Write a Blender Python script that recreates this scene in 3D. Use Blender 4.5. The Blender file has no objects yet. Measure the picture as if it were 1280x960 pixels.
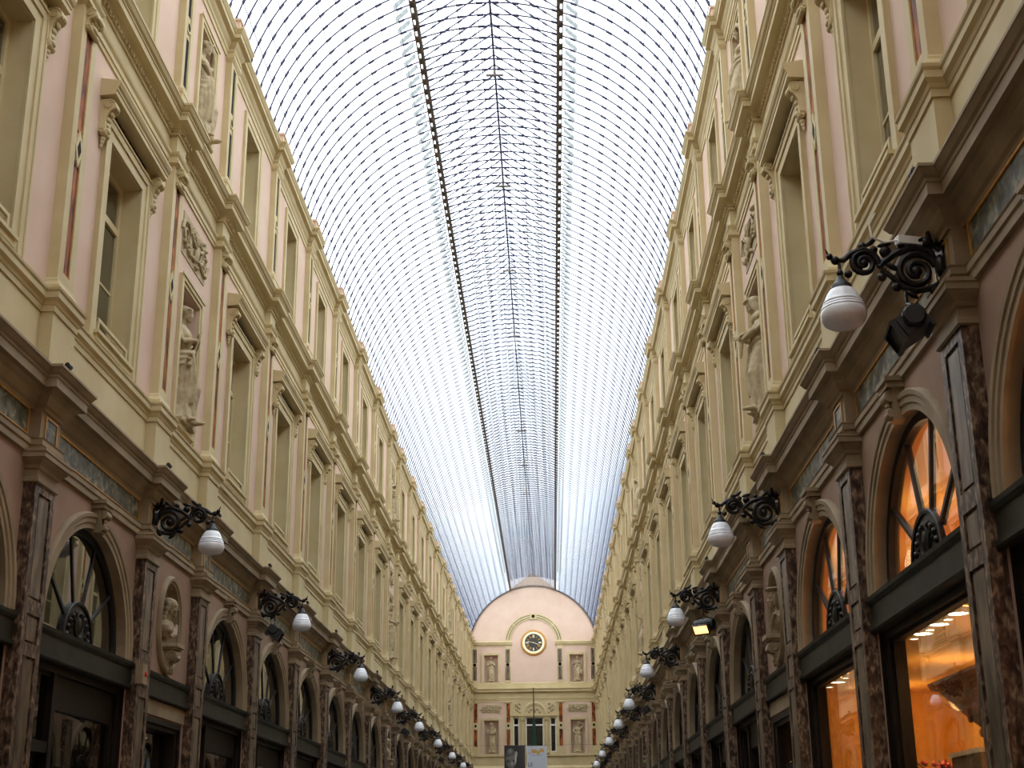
import bpy, bmesh, math, random
from mathutils import Vector, Matrix
random.seed(7)
PI = math.pi
scene = bpy.context.scene
COL = scene.collection

# ------------------------------------------------------------------ camera
cam_d = bpy.data.cameras.new('camera')
cam = bpy.data.objects.new('camera', cam_d)
COL.objects.link(cam)
F_PX, CXP, CYP = 1572.55, 642.3, 594.5
RX, RY, RZ = 0.2860, -0.0100, -0.0270
yv = Vector((math.sin(RZ) * math.cos(RX), math.cos(RZ) * math.cos(RX), math.sin(RX)))
rt = Vector((math.cos(RZ), -math.sin(RZ), 0.0))
up = rt.cross(yv)
xr = math.cos(RY) * rt + math.sin(RY) * up
ur = -math.sin(RY) * rt + math.cos(RY) * up
M = Matrix((xr, ur, -yv)).transposed().to_4x4()
M.translation = Vector((1.033, 0.0, 1.6))
cam.matrix_world = M
cam_d.sensor_width = 36.0
cam_d.lens = F_PX / 1280 * 36.0
cam_d.shift_x = -(CXP - 640) / 1280
cam_d.shift_y = (CYP - 480) / 1280
cam_d.clip_end = 400
scene.camera = cam

# ------------------------------------------------------------------ world, exposure
world = bpy.data.worlds.new('overcast_sky')
scene.world = world
world.use_nodes = True
wn = world.node_tree.nodes; wl = world.node_tree.links
bg = wn['Background']
tc = wn.new('ShaderNodeTexCoord'); nz = wn.new('ShaderNodeTexNoise'); rp = wn.new('ShaderNodeValToRGB')
nz.inputs['Scale'].default_value = 2.2; nz.inputs['Detail'].default_value = 3
rp.color_ramp.elements[0].position = 0.35; rp.color_ramp.elements[0].color = (0.78, 0.88, 1.0, 1)
rp.color_ramp.elements[1].position = 0.6; rp.color_ramp.elements[1].color = (0.97, 0.985, 1.0, 1)
wl.new(tc.outputs['Generated'], nz.inputs['Vector']); wl.new(nz.outputs['Fac'], rp.inputs['Fac'])
wl.new(rp.outputs['Color'], bg.inputs['Color'])
bg.inputs['Strength'].default_value = 3.85
scene.view_settings.view_transform = 'Standard'
scene.view_settings.look = 'None'
scene.view_settings.gamma = 1.0
scene.view_settings.exposure = 0.0
try:
    scene.cycles.use_denoising = True
    scene.cycles.max_bounces = 8
    scene.cycles.transparent_max_bounces = 16
    scene.cycles.diffuse_bounces = 5
except Exception:
    pass

# ------------------------------------------------------------------ materials
def sr(r, g, b):
    f = lambda c: (c / 255 / 12.92) if c / 255 <= 0.04045 else ((c / 255 + 0.055) / 1.055) ** 2.4
    return (f(r), f(g), f(b), 1.0)

def mat(name, c1, c2=None, scale=3.0, rough=0.7, metal=0.0, stretch=(1, 1, 1), bump=0.0, lo=0.35, hi=0.65, c3=None, detail=5, spec=0.5, bscale=None):
    m = bpy.data.materials.new(name); m.use_nodes = True
    n = m.node_tree.nodes; l = m.node_tree.links
    p = n['Principled BSDF']
    p.inputs['Roughness'].default_value = rough
    p.inputs['Metallic'].default_value = metal
    p.inputs['Specular IOR Level'].default_value = spec
    if c2 is None:
        p.inputs['Base Color'].default_value = c1
        if bump == 0: return m
    g = n.new('ShaderNodeNewGeometry'); mp = n.new('ShaderNodeMapping'); t = n.new('ShaderNodeTexNoise')
    mp.inputs['Scale'].default_value = stretch
    t.inputs['Scale'].default_value = scale; t.inputs['Detail'].default_value = detail
    t.inputs['Distortion'].default_value = 0.6 if c3 else 0.0
    l.new(g.outputs['Position'], mp.inputs['Vector']); l.new(mp.outputs['Vector'], t.inputs['Vector'])
    if c2 is not None:
        r = n.new('ShaderNodeValToRGB')
        r.color_ramp.elements[0].position = lo; r.color_ramp.elements[0].color = c1
        r.color_ramp.elements[1].position = hi; r.color_ramp.elements[1].color = c2
        if c3:
            e = r.color_ramp.elements.new((lo + hi) / 2); e.color = c3
        l.new(t.outputs['Fac'], r.inputs['Fac']); l.new(r.outputs['Color'], p.inputs['Base Color'])
    if bump:
        b = n.new('ShaderNodeBump'); b.inputs['Strength'].default_value = bump; b.inputs['Distance'].default_value = 0.01
        t2 = n.new('ShaderNodeTexNoise'); t2.inputs['Scale'].default_value = bscale or scale * 6
        l.new(g.outputs['Position'], t2.inputs['Vector'])
        l.new(t2.outputs['Fac'], b.inputs['Height']); l.new(b.outputs['Normal'], p.inputs['Normal'])
    return m

def glass_mat(name, tint, gloss=0.9, rough=0.01, base=0.06, milky=0.0):
    m = bpy.data.materials.new(name); m.use_nodes = True
    n = m.node_tree.nodes; l = m.node_tree.links
    n.remove(n['Principled BSDF']); out = n['Material Output']
    tr = n.new('ShaderNodeBsdfTransparent'); tr.inputs['Color'].default_value = tint
    gl = n.new('ShaderNodeBsdfGlossy'); gl.inputs['Roughness'].default_value = rough
    gl.inputs['Color'].default_value = (gloss, gloss, gloss, 1)
    fr = n.new('ShaderNodeLayerWeight'); fr.inputs['Blend'].default_value = 0.5
    pw = n.new('ShaderNodeMath'); pw.operation = 'POWER'; pw.inputs[1].default_value = 4.5
    ad = n.new('ShaderNodeMath'); ad.operation = 'ADD'; ad.use_clamp = True; ad.inputs[1].default_value = base
    mx = n.new('ShaderNodeMixShader')
    l.new(fr.outputs['Facing'], pw.inputs[0]); l.new(pw.outputs[0], ad.inputs[0]); l.new(ad.outputs[0], mx.inputs['Fac'])
    l.new(tr.outputs[0], mx.inputs[1]); l.new(gl.outputs[0], mx.inputs[2])
    last = mx
    if milky:
        df = n.new('ShaderNodeBsdfDiffuse'); df.inputs['Color'].default_value = (0.7, 0.75, 0.76, 1)
        m2 = n.new('ShaderNodeMixShader'); m2.inputs['Fac'].default_value = milky
        l.new(mx.outputs[0], m2.inputs[1]); l.new(df.outputs[0], m2.inputs[2]); last = m2
    l.new(last.outputs[0], out.inputs['Surface'])
    return m

def emit_mat(name, c, s):
    m = bpy.data.materials.new(name); m.use_nodes = True
    p = m.node_tree.nodes['Principled BSDF']
    p.inputs['Base Color'].default_value = c
    p.inputs['Emission Color'].default_value = c; p.inputs['Emission Strength'].default_value = s
    return m

MT = {
 'pink': mat('pink_plaster', sr(206, 177, 156), sr(213, 186, 166), 1.2, 0.85, bump=0.12, bscale=60),
 'cream': mat('cream_stone', sr(190, 172, 128), sr(202, 186, 144), 1.5, 0.75, bump=0.1, bscale=50),
 'cream_lo': mat('darker_cream_stone', sr(132, 113, 86), sr(154, 134, 104), 2.5, 0.7, bump=0.15, bscale=40),  # darker than the upper cream, mostly on the lower storey
 'pink_lo': mat('darker_pink_plaster', sr(142, 114, 94), sr(158, 128, 108), 1.6, 0.85, bump=0.15, bscale=50),  # darker plaster tone for the ground storey walls
 'brown_marble': mat('brown_veined_marble', sr(44, 30, 22), sr(148, 124, 100), 22, 0.45, stretch=(1, 1, .5), lo=.36, hi=.68, c3=sr(88, 68, 54), detail=9, spec=.3),
 'panel_marble': mat('grey_brown_marble', sr(66, 54, 42), sr(134, 116, 94), 9, 0.4, stretch=(1, 1, .3), detail=9, lo=.33, hi=.72, spec=.3),
 'green_marble': mat('grey_green_marble', sr(34, 34, 27), sr(142, 138, 116), 8.0, 0.45, lo=.35, hi=.68, c3=sr(84, 82, 66), detail=10, spec=.3),
 'red_marble': mat('red_brown_marble', sr(78, 30, 12), sr(176, 106, 44), 9.0, 0.6, spec=.2, stretch=(1, 1, .3), lo=.38, hi=.66, c3=sr(138, 68, 30), detail=6),
 'black_marble': mat('black_marble', sr(16, 15, 14), sr(44, 40, 34), 6.0, 0.6, lo=.4, hi=.75, spec=.03),
 'gold': mat('dull_gold', sr(176, 128, 58), sr(200, 150, 74), 12, 0.45, metal=0.6),
 'bronze': mat('dark_bronze_paint', sr(38, 36, 27), sr(50, 47, 36), 4, 0.55, spec=.2),
 'wood': mat('dark_stained_wood', sr(22, 15, 10), sr(36, 25, 16), 9, 0.5, spec=.2, stretch=(1, 1, .15)),
 'iron': mat('black_cast_iron', sr(20, 17, 15), sr(40, 33, 27), 14, 0.45, metal=0.5),
 'blackpaint': mat('matt_black_metal', sr(18, 17, 17), sr(30, 28, 28), 9, 0.5),
 'navy': mat('dark_blue_ironwork', sr(26, 27, 66), sr(34, 35, 76), 9, 0.6),
 'beam': mat('brown_grey_beam', sr(82, 72, 64), sr(112, 100, 88), 8, 0.6),
 'statue': mat('statue_stone', sr(160, 142, 108), sr(188, 172, 136), 9, 0.8, bump=0.2, bscale=70),
 'statue_lo': mat('darker_bust_stone', sr(140, 122, 94), sr(168, 150, 120), 9, 0.8, bump=0.2, bscale=70),  # a little darker than the statue stone, for busts and their brackets
 'globe': mat('white_opal_glass', sr(225, 228, 235), sr(236, 238, 242), 6, 0.18, spec=0.6),
 'floor': mat('grey_stone_floor', sr(92, 86, 78), sr(120, 112, 102), 2, 0.5),
 'dark': mat('unlit_interior', sr(40, 33, 26), sr(58, 48, 38), 2, 0.9),
 'orange': mat('orange_shop_plaster', sr(240, 176, 84), sr(246, 188, 100), 2, 0.8),
 'yellow': mat('yellow_shop_plaster', sr(236, 196, 110), sr(246, 208, 126), 2, 0.8),
 'carved': mat('carved_brown_wood', sr(104, 56, 28), sr(146, 84, 44), 14, 0.6, bump=.5, bscale=30),
 'berry': mat('red_berries', sr(130, 26, 20), sr(170, 40, 28), 20, 0.5),
 'twig': mat('brown_twig', sr(70, 44, 26), sr(92, 58, 34), 20, 0.8),
 'green': mat('dark_green_cloth', sr(8, 44, 32), sr(14, 58, 42), 14, 0.8),
 'white': mat('white_plastic', sr(226, 224, 216), sr(236, 234, 226), 5, 0.5),
 'red': mat('red_enamel', sr(190, 40, 30), sr(200, 48, 36), 5, 0.4),
 'gabled': mat('pale_boarding', sr(196, 176, 160), sr(206, 186, 170), 5, 0.8),
 'curtain': mat('pale_shutter', sr(196, 190, 176), sr(210, 204, 190), 5, 0.8),
 'dial': mat('dark_clock_dial', sr(46, 44, 40), sr(58, 56, 50), 12, 0.5),
 'ivory': mat('ivory_enamel', sr(238, 228, 190), sr(244, 236, 204), 12, 0.4),
 'glass': glass_mat('roof_glass', (0.97, 0.985, 0.99, 1), gloss=.5, base=0.01),
 'flap': glass_mat('vent_glass', (0.6, 0.66, 0.67, 1), base=0.06, milky=0.55),
 'pane': glass_mat('window_glass', (0.42, 0.42, 0.38, 1), gloss=0.9, base=0.20),
 'far_pane': glass_mat('dark_window_glass', (0.4, 0.4, 0.36, 1), gloss=0.5, base=0.03),
 'shop': glass_mat('shop_glass', (0.92, 0.92, 0.9, 1), gloss=0.9, base=0.10),
 'bulb': emit_mat('warm_lamp_face', (1.0, 0.42, 0.12, 1), 4),
 'downlight': emit_mat('white_downlight', (1.0, 0.86, 0.6, 1), 22),
}

# ------------------------------------------------------------------ mesh builder
class MB:
    def __init__(s):
        s.v = []; s.f = []; s.m = []; s.cur = 0
    def quadgrid(s, rows, closed=False, capa=False, capb=False):
        b = len(s.v); n = len(rows[0])
        for r in rows: s.v += [tuple(p) for p in r]
        for i in range(len(rows) - 1):
            for j in range(n if closed else n - 1):
                k = (j + 1) % n
                s.f.append((b + i * n + j, b + i * n + k, b + (i + 1) * n + k, b + (i + 1) * n + j)); s.m.append(s.cur)
        if capa: s.f.append(tuple(b + j for j in range(n))[::-1]); s.m.append(s.cur)
        if capb: s.f.append(tuple(b + (len(rows) - 1) * n + j for j in range(n))); s.m.append(s.cur)
        return s
    def box(s, d0, d1, y0, y1, z0, z1):
        b = len(s.v)
        s.v += [(x, y, z) for x in (d0, d1) for y in (y0, y1) for z in (z0, z1)]
        for q in ((0, 1, 3, 2), (4, 6, 7, 5), (0, 4, 5, 1), (2, 3, 7, 6), (0, 2, 6, 4), (1, 5, 7, 3)):
            s.f.append(tuple(b + i for i in q)); s.m.append(s.cur)
        return s
    def face(s, pts):
        b = len(s.v); s.v += [tuple(p) for p in pts]; s.f.append(tuple(range(b, b + len(pts)))); s.m.append(s.cur); return s
    def prism_y(s, prof, y0, y1):          # closed (d,z) outline extruded along y
        r0 = [(d, y0, z) for d, z in prof]; r1 = [(d, y1, z) for d, z in prof]
        return s.quadgrid([r0, r1], closed=True, capa=True, capb=True)
    def prism_d(s, prof, d0, d1):          # closed (y,z) outline extruded along d
        r0 = [(d0, y, z) for y, z in prof]; r1 = [(d1, y, z) for y, z in prof]
        return s.quadgrid([r0, r1], closed=True, capa=True, capb=True)
    def tube(s, pts, rad, n=8, caps=True, sq=None):
        pts = [Vector(p) for p in pts]
        if not hasattr(rad, '__len__'): rad = [rad] * len(pts)
        rows = []; nrm = None
        for i, p in enumerate(pts):
            t = (pts[min(i + 1, len(pts) - 1)] - pts[max(i - 1, 0)])
            if t.length < 1e-9: t = Vector((0, 0, 1))
            t.normalize()
            if nrm is None:
                a = Vector((0, 1, 0)) if abs(t.y) < .9 else Vector((1, 0, 0))
                nrm = a - a.dot(t) * t
            else:
                nrm = nrm - nrm.dot(t) * t
            nrm.normalize(); bn = t.cross(nrm)
            rows.append([p + rad[i] * (math.cos(2 * PI * j / n) * nrm + math.sin(2 * PI * j / n) * bn) for j in range(n)])
        return s.quadgrid(rows, closed=True, capa=caps, capb=caps)
    def ell(s, c, r, n=10, m=7, rot=None):
        rows = []
        c = Vector(c)
        for i in range(m + 1):
            a = -PI / 2 + PI * i / m
            ca = max(math.cos(a), .02)
            row = []
            for j in range(n):
                t = 2 * PI * j / n
                p = Vector((r[0] * ca * math.cos(t), r[1] * ca * math.sin(t), r[2] * math.sin(a)))
                if rot: p = rot @ p
                row.append(c + p)
            rows.append(row)
        return s.quadgrid(rows, closed=True, capa=True, capb=True)
    def lathe(s, prof, c=(0, 0, 0), n=20, axis='z', caps=True):
        rows = []
        for r, h in prof:
            row = []
            for j in range(n):
                t = 2 * PI * j / n
                if axis == 'z': row.append((c[0] + r * math.cos(t), c[1] + r * math.sin(t), c[2] + h))
                elif axis == 'x': row.append((c[0] + h, c[1] + r * math.cos(t), c[2] + r * math.sin(t)))
                else: row.append((c[0] + r * math.cos(t), c[1] + h, c[2] + r * math.sin(t)))
            rows.append(row)
        return s.quadgrid(rows, closed=True, capa=caps, capb=caps)
    def arcband(s, prof, c, a0=0., a1=PI, n=24, sy=1., sz=1., closed=False):   # prof (r,d) swept around d axis
        rows = []
        for i in range(n + 1):
            a = a0 + (a1 - a0) * i / n
            rows.append([(d, c[0] + r * sy * math.cos(a), c[1] + r * sz * math.sin(a)) for r, d in prof])
        return s.quadgrid(rows, closed=True, capa=not closed, capb=not closed)
    def frame(s, d0, d1, y0, y1, z0, z1, w, wb=None):   # rectangular frame of four bars
        wb = w if wb is None else wb
        s.box(d0, d1, y0, y0 + w, z0, z1); s.box(d0, d1, y1 - w, y1, z0, z1)
        s.box(d0, d1, y0 + w, y1 - w, z1 - w, z1)
        if wb: s.box(d0, d1, y0 + w, y1 - w, z0, z0 + wb)
        return s
    def spiral(s, c, r0, r1, a0, turns, rad0, rad1, y=0., n=8, steps=22):
        pts = []; rr = []
        for i in range(steps + 1):
            t = i / steps; a = a0 + turns * 2 * PI * t; r = r0 + (r1 - r0) * t
            pts.append((c[0] + r * math.cos(a), y, c[1] + r * math.sin(a))); rr.append(rad0 + (rad1 - rad0) * t)
        return s.tube(pts, rr, n)
    def mesh(s, name, mats, smooth=False, recalc=True):
        me = bpy.data.meshes.new(name); me.from_pydata(s.v, [], s.f)
        if not isinstance(mats, (list, tuple)): mats = [mats]
        for m in mats: me.materials.append(MT[m] if isinstance(m, str) else m)
        if len(mats) > 1: me.polygons.foreach_set('material_index', s.m)
        if recalc:
            bm = bmesh.new(); bm.from_mesh(me); bmesh.ops.recalc_face_normals(bm, faces=bm.faces); bm.to_mesh(me); bm.free()
        if smooth:
            me.polygons.foreach_set('use_smooth', [True] * len(me.polygons))
            try: me.set_sharp_from_angle(angle=math.radians(40))
            except Exception: pass
        me.update()
        return me

def fuse(mb, name, m, voxel=0.014, smooth=4):
    me = mb.mesh(name, m)
    o = bpy.data.objects.new('tmp', me); COL.objects.link(o)
    r = o.modifiers.new('r', 'REMESH'); r.mode = 'VOXEL'; r.voxel_size = voxel; r.use_smooth_shade = True
    if smooth:
        k = o.modifiers.new('s', 'SMOOTH'); k.iterations = smooth; k.factor = 0.5
    dg = bpy.context.evaluated_depsgraph_get()
    out = bpy.data.meshes.new_from_object(o.evaluated_get(dg))
    out.name = name
    if not out.materials: out.materials.append(MT[m])
    bpy.data.objects.remove(o)
    return out

def ob(name, me, parent=None, loc=(0, 0, 0), rz=0.0, **kw):
    o = bpy.data.objects.new(name, me)
    COL.objects.link(o); o.location = loc; o.rotation_euler = (0, 0, rz)
    if parent is not None: o.parent = parent
    for k, v in kw.items(): o[k] = v
    return o

def put(tree, parent=None, loc=(0, 0, 0), rz=0.0, **kw):
    """tree = (name, mesh, [children]) ; children of the same form, in local coordinates"""
    o = ob(tree[0], tree[1], parent, loc, rz, **kw)
    for ch in tree[2]:
        c = put(ch, o)
        if len(ch) > 3:
            for k, v in ch[3].items(): c[k] = v
    return o

# ------------------------------------------------------------------ layout
W = 4.046                 # wall planes at x = -W and x = +W
A, B = 3.432, 2.479       # wide bay, narrow niche bay
YE = 81.7                 # end wall
P0 = 15.27
PC = [P0 - 4 * A + A * i for i in range(5)]           # pilaster centres
kinds = ['w'] * 4
for blk in range(3):
    PC.append(PC[-1] + B); kinds.append('n')
    for i in range(6 if blk < 2 else 5):
        PC.append(PC[-1] + A); kinds.append('w')
YS = PC[0] - 0.6          # near end of the detailed walls
YB = -2.2                 # near end; added unseen wall behind the camera keeps nearest walls dimmer
BAYS = [((PC[i] + PC[i + 1]) / 2, kinds[i]) for i in range(len(kinds))]
ZT = 14.75                # wall top
SIDES = [('left', 1, -W, 0.0), ('right', -1, W, PI)]

# ------------------------------------------------------------------ floor
fl = MB().box(-9, 9, YB, YE + .3, -0.2, 0).mesh('floor', 'floor')
ob('floor', fl, kind='structure')

# ------------------------------------------------------------------ walls
def grid_wall(mb, y0, y1, z0, z1, holes, d=0.0):
    ys = sorted({y0, y1, *[h[0] for h in holes], *[h[1] for h in holes]})
    zs = sorted({z0, z1, *[h[2] for h in holes], *[h[3] for h in holes]})
    for i in range(len(ys) - 1):
        for j in range(len(zs) - 1):
            cy, cz = (ys[i] + ys[i + 1]) / 2, (zs[j] + zs[j + 1]) / 2
            if any(h[0] < cy < h[1] and h[2] < cz < h[3] for h in holes): continue
            mb.face([(d, ys[i], zs[j]), (d, ys[i + 1], zs[j]), (d, ys[i + 1], zs[j + 1]), (d, ys[i], zs[j + 1])])

def reveal(mb, y0, y1, z0, z1, depth, back=False, d=0.0, bottom=True):
    mb.face([(d, y0, z0), (d - depth, y0, z0), (d - depth, y0, z1), (d, y0, z1)])
    mb.face([(d, y1, z0), (d - depth, y1, z0), (d - depth, y1, z1), (d, y1, z1)])
    mb.face([(d, y0, z1), (d - depth, y0, z1), (d - depth, y1, z1), (d, y1, z1)])
    if bottom: mb.face([(d, y0, z0), (d - depth, y0, z0), (d - depth, y1, z0), (d, y1, z0)])
    if back: mb.face([(d - depth, y0, z0), (d - depth, y1, z0), (d - depth, y1, z1), (d - depth, y0, z1)])

AR, AZ = 1.26, 3.77
def wall_mesh(side, s):
    mb = MB()
    grid_wall(mb, min(s * YB, s * YS), max(s * YB, s * YS), 0, ZT, [])
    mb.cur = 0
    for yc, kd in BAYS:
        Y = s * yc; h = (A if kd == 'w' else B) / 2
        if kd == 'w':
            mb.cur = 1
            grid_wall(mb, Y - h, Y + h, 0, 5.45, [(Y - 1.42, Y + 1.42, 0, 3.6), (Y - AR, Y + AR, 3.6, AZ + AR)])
            for sg in (-1, 1):         # spandrels
                pts = [(0, Y + sg * AR * math.cos(t * PI / 24), AZ + AR * math.sin(t * PI / 24)) for t in range(13)]
                for t in range(12):
                    mb.face([pts[t], pts[t + 1], (0, Y + sg * AR, AZ + AR)])
            mb.cur = 4
            reveal(mb, Y - 1.42, Y + 1.42, 0, 3.6, .2, bottom=False)
            mb.cur = 2
            rows = [[(0, Y + AR * math.cos(t * PI / 24), AZ + AR * math.sin(t * PI / 24)) for t in range(25)],
                    [(-.2, Y + AR * math.cos(t * PI / 24), AZ + AR * math.sin(t * PI / 24)) for t in range(25)]]
            mb.quadgrid(rows)
            mb.cur = 0
            grid_wall(mb, Y - h, Y + h, 5.45, ZT, [(Y - .58, Y + .58, 7.19, 9.6), (Y - .46, Y + .46, 11.85, 13.6)])
            mb.cur = 3
            reveal(mb, Y - .58, Y + .58, 7.19, 9.6, .3); reveal(mb, Y - .46, Y + .46, 11.85, 13.6, .3)
        else:
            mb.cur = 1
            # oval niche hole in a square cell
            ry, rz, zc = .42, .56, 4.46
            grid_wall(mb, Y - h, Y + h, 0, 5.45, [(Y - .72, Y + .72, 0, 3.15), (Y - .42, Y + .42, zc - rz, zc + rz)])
            N = 32
            E_ = [(0, Y + ry * math.cos(2 * PI * t / N), zc + rz * math.sin(2 * PI * t / N)) for t in range(N)]
            for q, (sy, sz) in enumerate(((1, 1), (-1, 1), (-1, -1), (1, -1))):
                for t in range(8):
                    mb.face([E_[q * 8 + t], E_[(q * 8 + t + 1) % N], (0, Y + sy * ry, zc + sz * rz)])
            mb.cur = 2
            rows = [[(-.30 * math.sin(k * PI / 10), Y + (ry * max(math.cos(k * PI / 10), .01)) * math.cos(2 * PI * t / N),
                      zc + (rz * max(math.cos(k * PI / 10), .01)) * math.sin(2 * PI * t / N)) for t in range(N)] for k in range(6)]
            mb.quadgrid(rows, closed=True, capb=True)
            reveal(mb, Y - .72, Y + .72, 0, 3.15, .3, bottom=False)
            mb.cur = 0
            grid_wall(mb, Y - h, Y + h, 5.45, ZT, [(Y - .42, Y + .42, 7.22, 9.22), (Y - .36, Y + .36, 11.7, 13.5)])
            mb.cur = 0
            reveal(mb, Y - .42, Y + .42, 7.22, 9.22, .45, back=True); reveal(mb, Y - .36, Y + .36, 11.7, 13.5, .35, back=True)
    # ends of the detailed stretch
    mb.cur = 0
    for q0, q1 in ((YS, BAYS[0][0] - A / 2), (BAYS[-1][0] + A / 2, YE)):
        grid_wall(mb, min(s * q0, s * q1), max(s * q0, s * q1), 0, ZT, [])
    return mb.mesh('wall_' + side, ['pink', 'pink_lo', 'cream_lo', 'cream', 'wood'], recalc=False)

WALL = {}
for side, s, wx, rz in SIDES:
    me = wall_mesh(side, s)
    WALL[side] = ob('wall_' + side, me, None, (wx, 0, 0), rz, kind='structure')
    # outer face so that no daylight leaks behind the windows
    bk = MB()
    bk.box(-1.75, -1.6, min(s * YS, s * YE), max(s * YS, s * YE), 5.6, ZT)
    bk.box(-1.6, -.32, min(s * YS, s * YE), max(s * YS, s * YE), 5.35, 5.5)
    bk.box(-1.6, -.32, min(s * YS, s * YE), max(s * YS, s * YE), 10.6, 10.7)
    bk.box(-1.6, -.005, min(s * YS, s * YE), max(s * YS, s * YE), ZT - .1, ZT - .002)
    ob('room_lining', bk.mesh('room_lining', 'dark'), WALL[side], kind='structure')

def sweep_break(prof, breaks, p, y0, y1):
    rows = []
    for d, z in prof:
        r = [(d, y0, z)]
        for yc, h in breaks:
            e = max(d, 0)
            r += [(d, yc - h - e, z), (p + d, yc - h - e, z), (p + d, yc + h + e, z), (d, yc + h + e, z)]
        r.append((d, y1, z)); rows.append(r)
    return MB().quadgrid(rows)

def run(name, prof, p, h, mname, y0=YS, y1=YE, who=None):
    for side, s, wx, rz in SIDES:
        br = sorted((s * y, h) for y in PC)
        a, b = sorted((s * y0, s * y1))
        mb = sweep_break(prof, br, p, a, b)
        ob(name, mb.mesh(name, mname, recalc=False), WALL[side])

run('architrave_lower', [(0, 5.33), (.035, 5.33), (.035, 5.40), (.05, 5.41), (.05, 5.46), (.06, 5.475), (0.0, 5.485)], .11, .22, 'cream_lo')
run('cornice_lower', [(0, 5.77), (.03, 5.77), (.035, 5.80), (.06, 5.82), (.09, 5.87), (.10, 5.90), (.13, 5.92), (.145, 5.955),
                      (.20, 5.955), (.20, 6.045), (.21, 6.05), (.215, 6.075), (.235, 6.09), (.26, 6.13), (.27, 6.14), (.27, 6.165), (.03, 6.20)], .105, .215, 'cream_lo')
run('pedestal_course', [(.03, 6.17), (.03, 6.22), (.03, 6.22), (.02, 6.22), (.02, 6.80), (.035, 6.80), (.035, 6.86), (.045, 6.87), (.055, 6.90), (.085, 6.93), (.085, 6.99), (.10, 7.01), (.105, 7.035), (0.0, 7.06)], .13, .28, 'cream')
run('architrave_upper', [(0, 10.50), (.02, 10.50), (.02, 10.56), (.035, 10.565), (.035, 10.63), (.06, 10.66), (.07, 10.69), (.015, 10.70), (.015, 10.97), (0, 10.98)], .105, .19, 'cream')
run('cornice_upper', [(.015, 10.955), (.04, 10.96), (.04, 11.0), (.055, 11.0), (.055, 11.045), (.07, 11.05), (.09, 11.075), (.10, 11.085),
                      (.19, 11.09), (.19, 11.17), (.205, 11.18), (.205, 11.20), (.235, 11.22), (.26, 11.265), (.27, 11.27), (.27, 11.30), (.02, 11.33)], .105, .20, 'cream')
run('architrave_top', [(0, 13.92), (.02, 13.92), (.02, 14.0), (.04, 14.02), (.045, 14.06), (0, 14.06)], .10, .19, 'cream')
run('cornice_top', [(0.0, 14.07), (.03, 14.08), (.07, 14.13), (.09, 14.18), (.16, 14.20), (.16, 14.27), (.175, 14.28), (.20, 14.32), (.21, 14.33), (.21, 14.36), (-.05, 14.38)], .10, .18, 'cream')
# dentil rows
for side, s, wx, rz in SIDES:
    mb = MB()
    y = YS
    while y < YE - .1:
        off = .105 if any(abs(y - c) < .25 for c in PC) else 0
        mb.box(.05 + off, .078 + off, min(s * y, s * (y + .05)), max(s * y, s * (y + .05)), 11.0, 11.045)
        y += .095
    ob('dentil_row', mb.mesh('dentil_row', 'cream'), WALL[side], kind='stuff')

# ------------------------------------------------------------------ pilasters
def around(prof, p, h):       # profile swept round three sides of a pier
    rows = []
    for d, z in prof:
        rows.append([(0, -h - d, z), (p + d, -h - d, z), (p + d, h + d, z), (0, h + d, z)])
    return rows

mb = MB(); sh = .24
mb.box(0, .105, -sh, sh, .3, 5.08); mb.box(0, .16, -sh - .04, sh + .04, 0, .3)
for (z0, z1) in ((.3, .42), (3.37, 3.49), (3.77, 3.91), (4.95, 5.08)): mb.box(.105, .125, -.15, .15, z0, z1)
for sg in (-1, 1): mb.box(.105, .125, min(sg * sh, sg * .15), max(sg * sh, sg * .15), .3, 5.08)
gp_shaft = mb.mesh('pilaster_shaft', 'brown_marble')
def inset(z0, z1):
    m_ = MB()
    m_.box(.104, .117, -.115, .115, z0 + .03, z1 - .03)
    return m_.mesh('inset_panel', 'panel_marble')
gp_ins = [inset(a_, b_) for a_, b_ in ((.42, 3.37), (3.49, 3.77), (3.91, 4.95))]
cap_prof = [(.01, 5.03), (.03, 5.04), (.03, 5.08), (.012, 5.09), (.012, 5.16), (.03, 5.17), (.04, 5.20), (.085, 5.245), (.09, 5.26), (.11, 5.265), (.11, 5.31), (.12, 5.32), (.12, 5.345), (0.0, 5.35)]
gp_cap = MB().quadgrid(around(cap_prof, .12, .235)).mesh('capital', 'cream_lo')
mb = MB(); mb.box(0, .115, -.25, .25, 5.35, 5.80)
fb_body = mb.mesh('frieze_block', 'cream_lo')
fb_gold = MB().frame(.115, .128, -.15, .15, 5.46, 5.74, .018).mesh('gilt_frame', 'gold')
fb_mar = MB().box(.110, .119, -.13, .13, 5.48, 5.72).mesh('marble_inlay', 'green_marble')
GP = ('pilaster', gp_shaft, [('inset_panel', m_, []) for m_ in gp_ins] + [('capital', gp_cap, [])])
FB = ('frieze_block', fb_body, [('gilt_frame', fb_gold, []), ('marble_inlay', fb_mar, [])])

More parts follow.
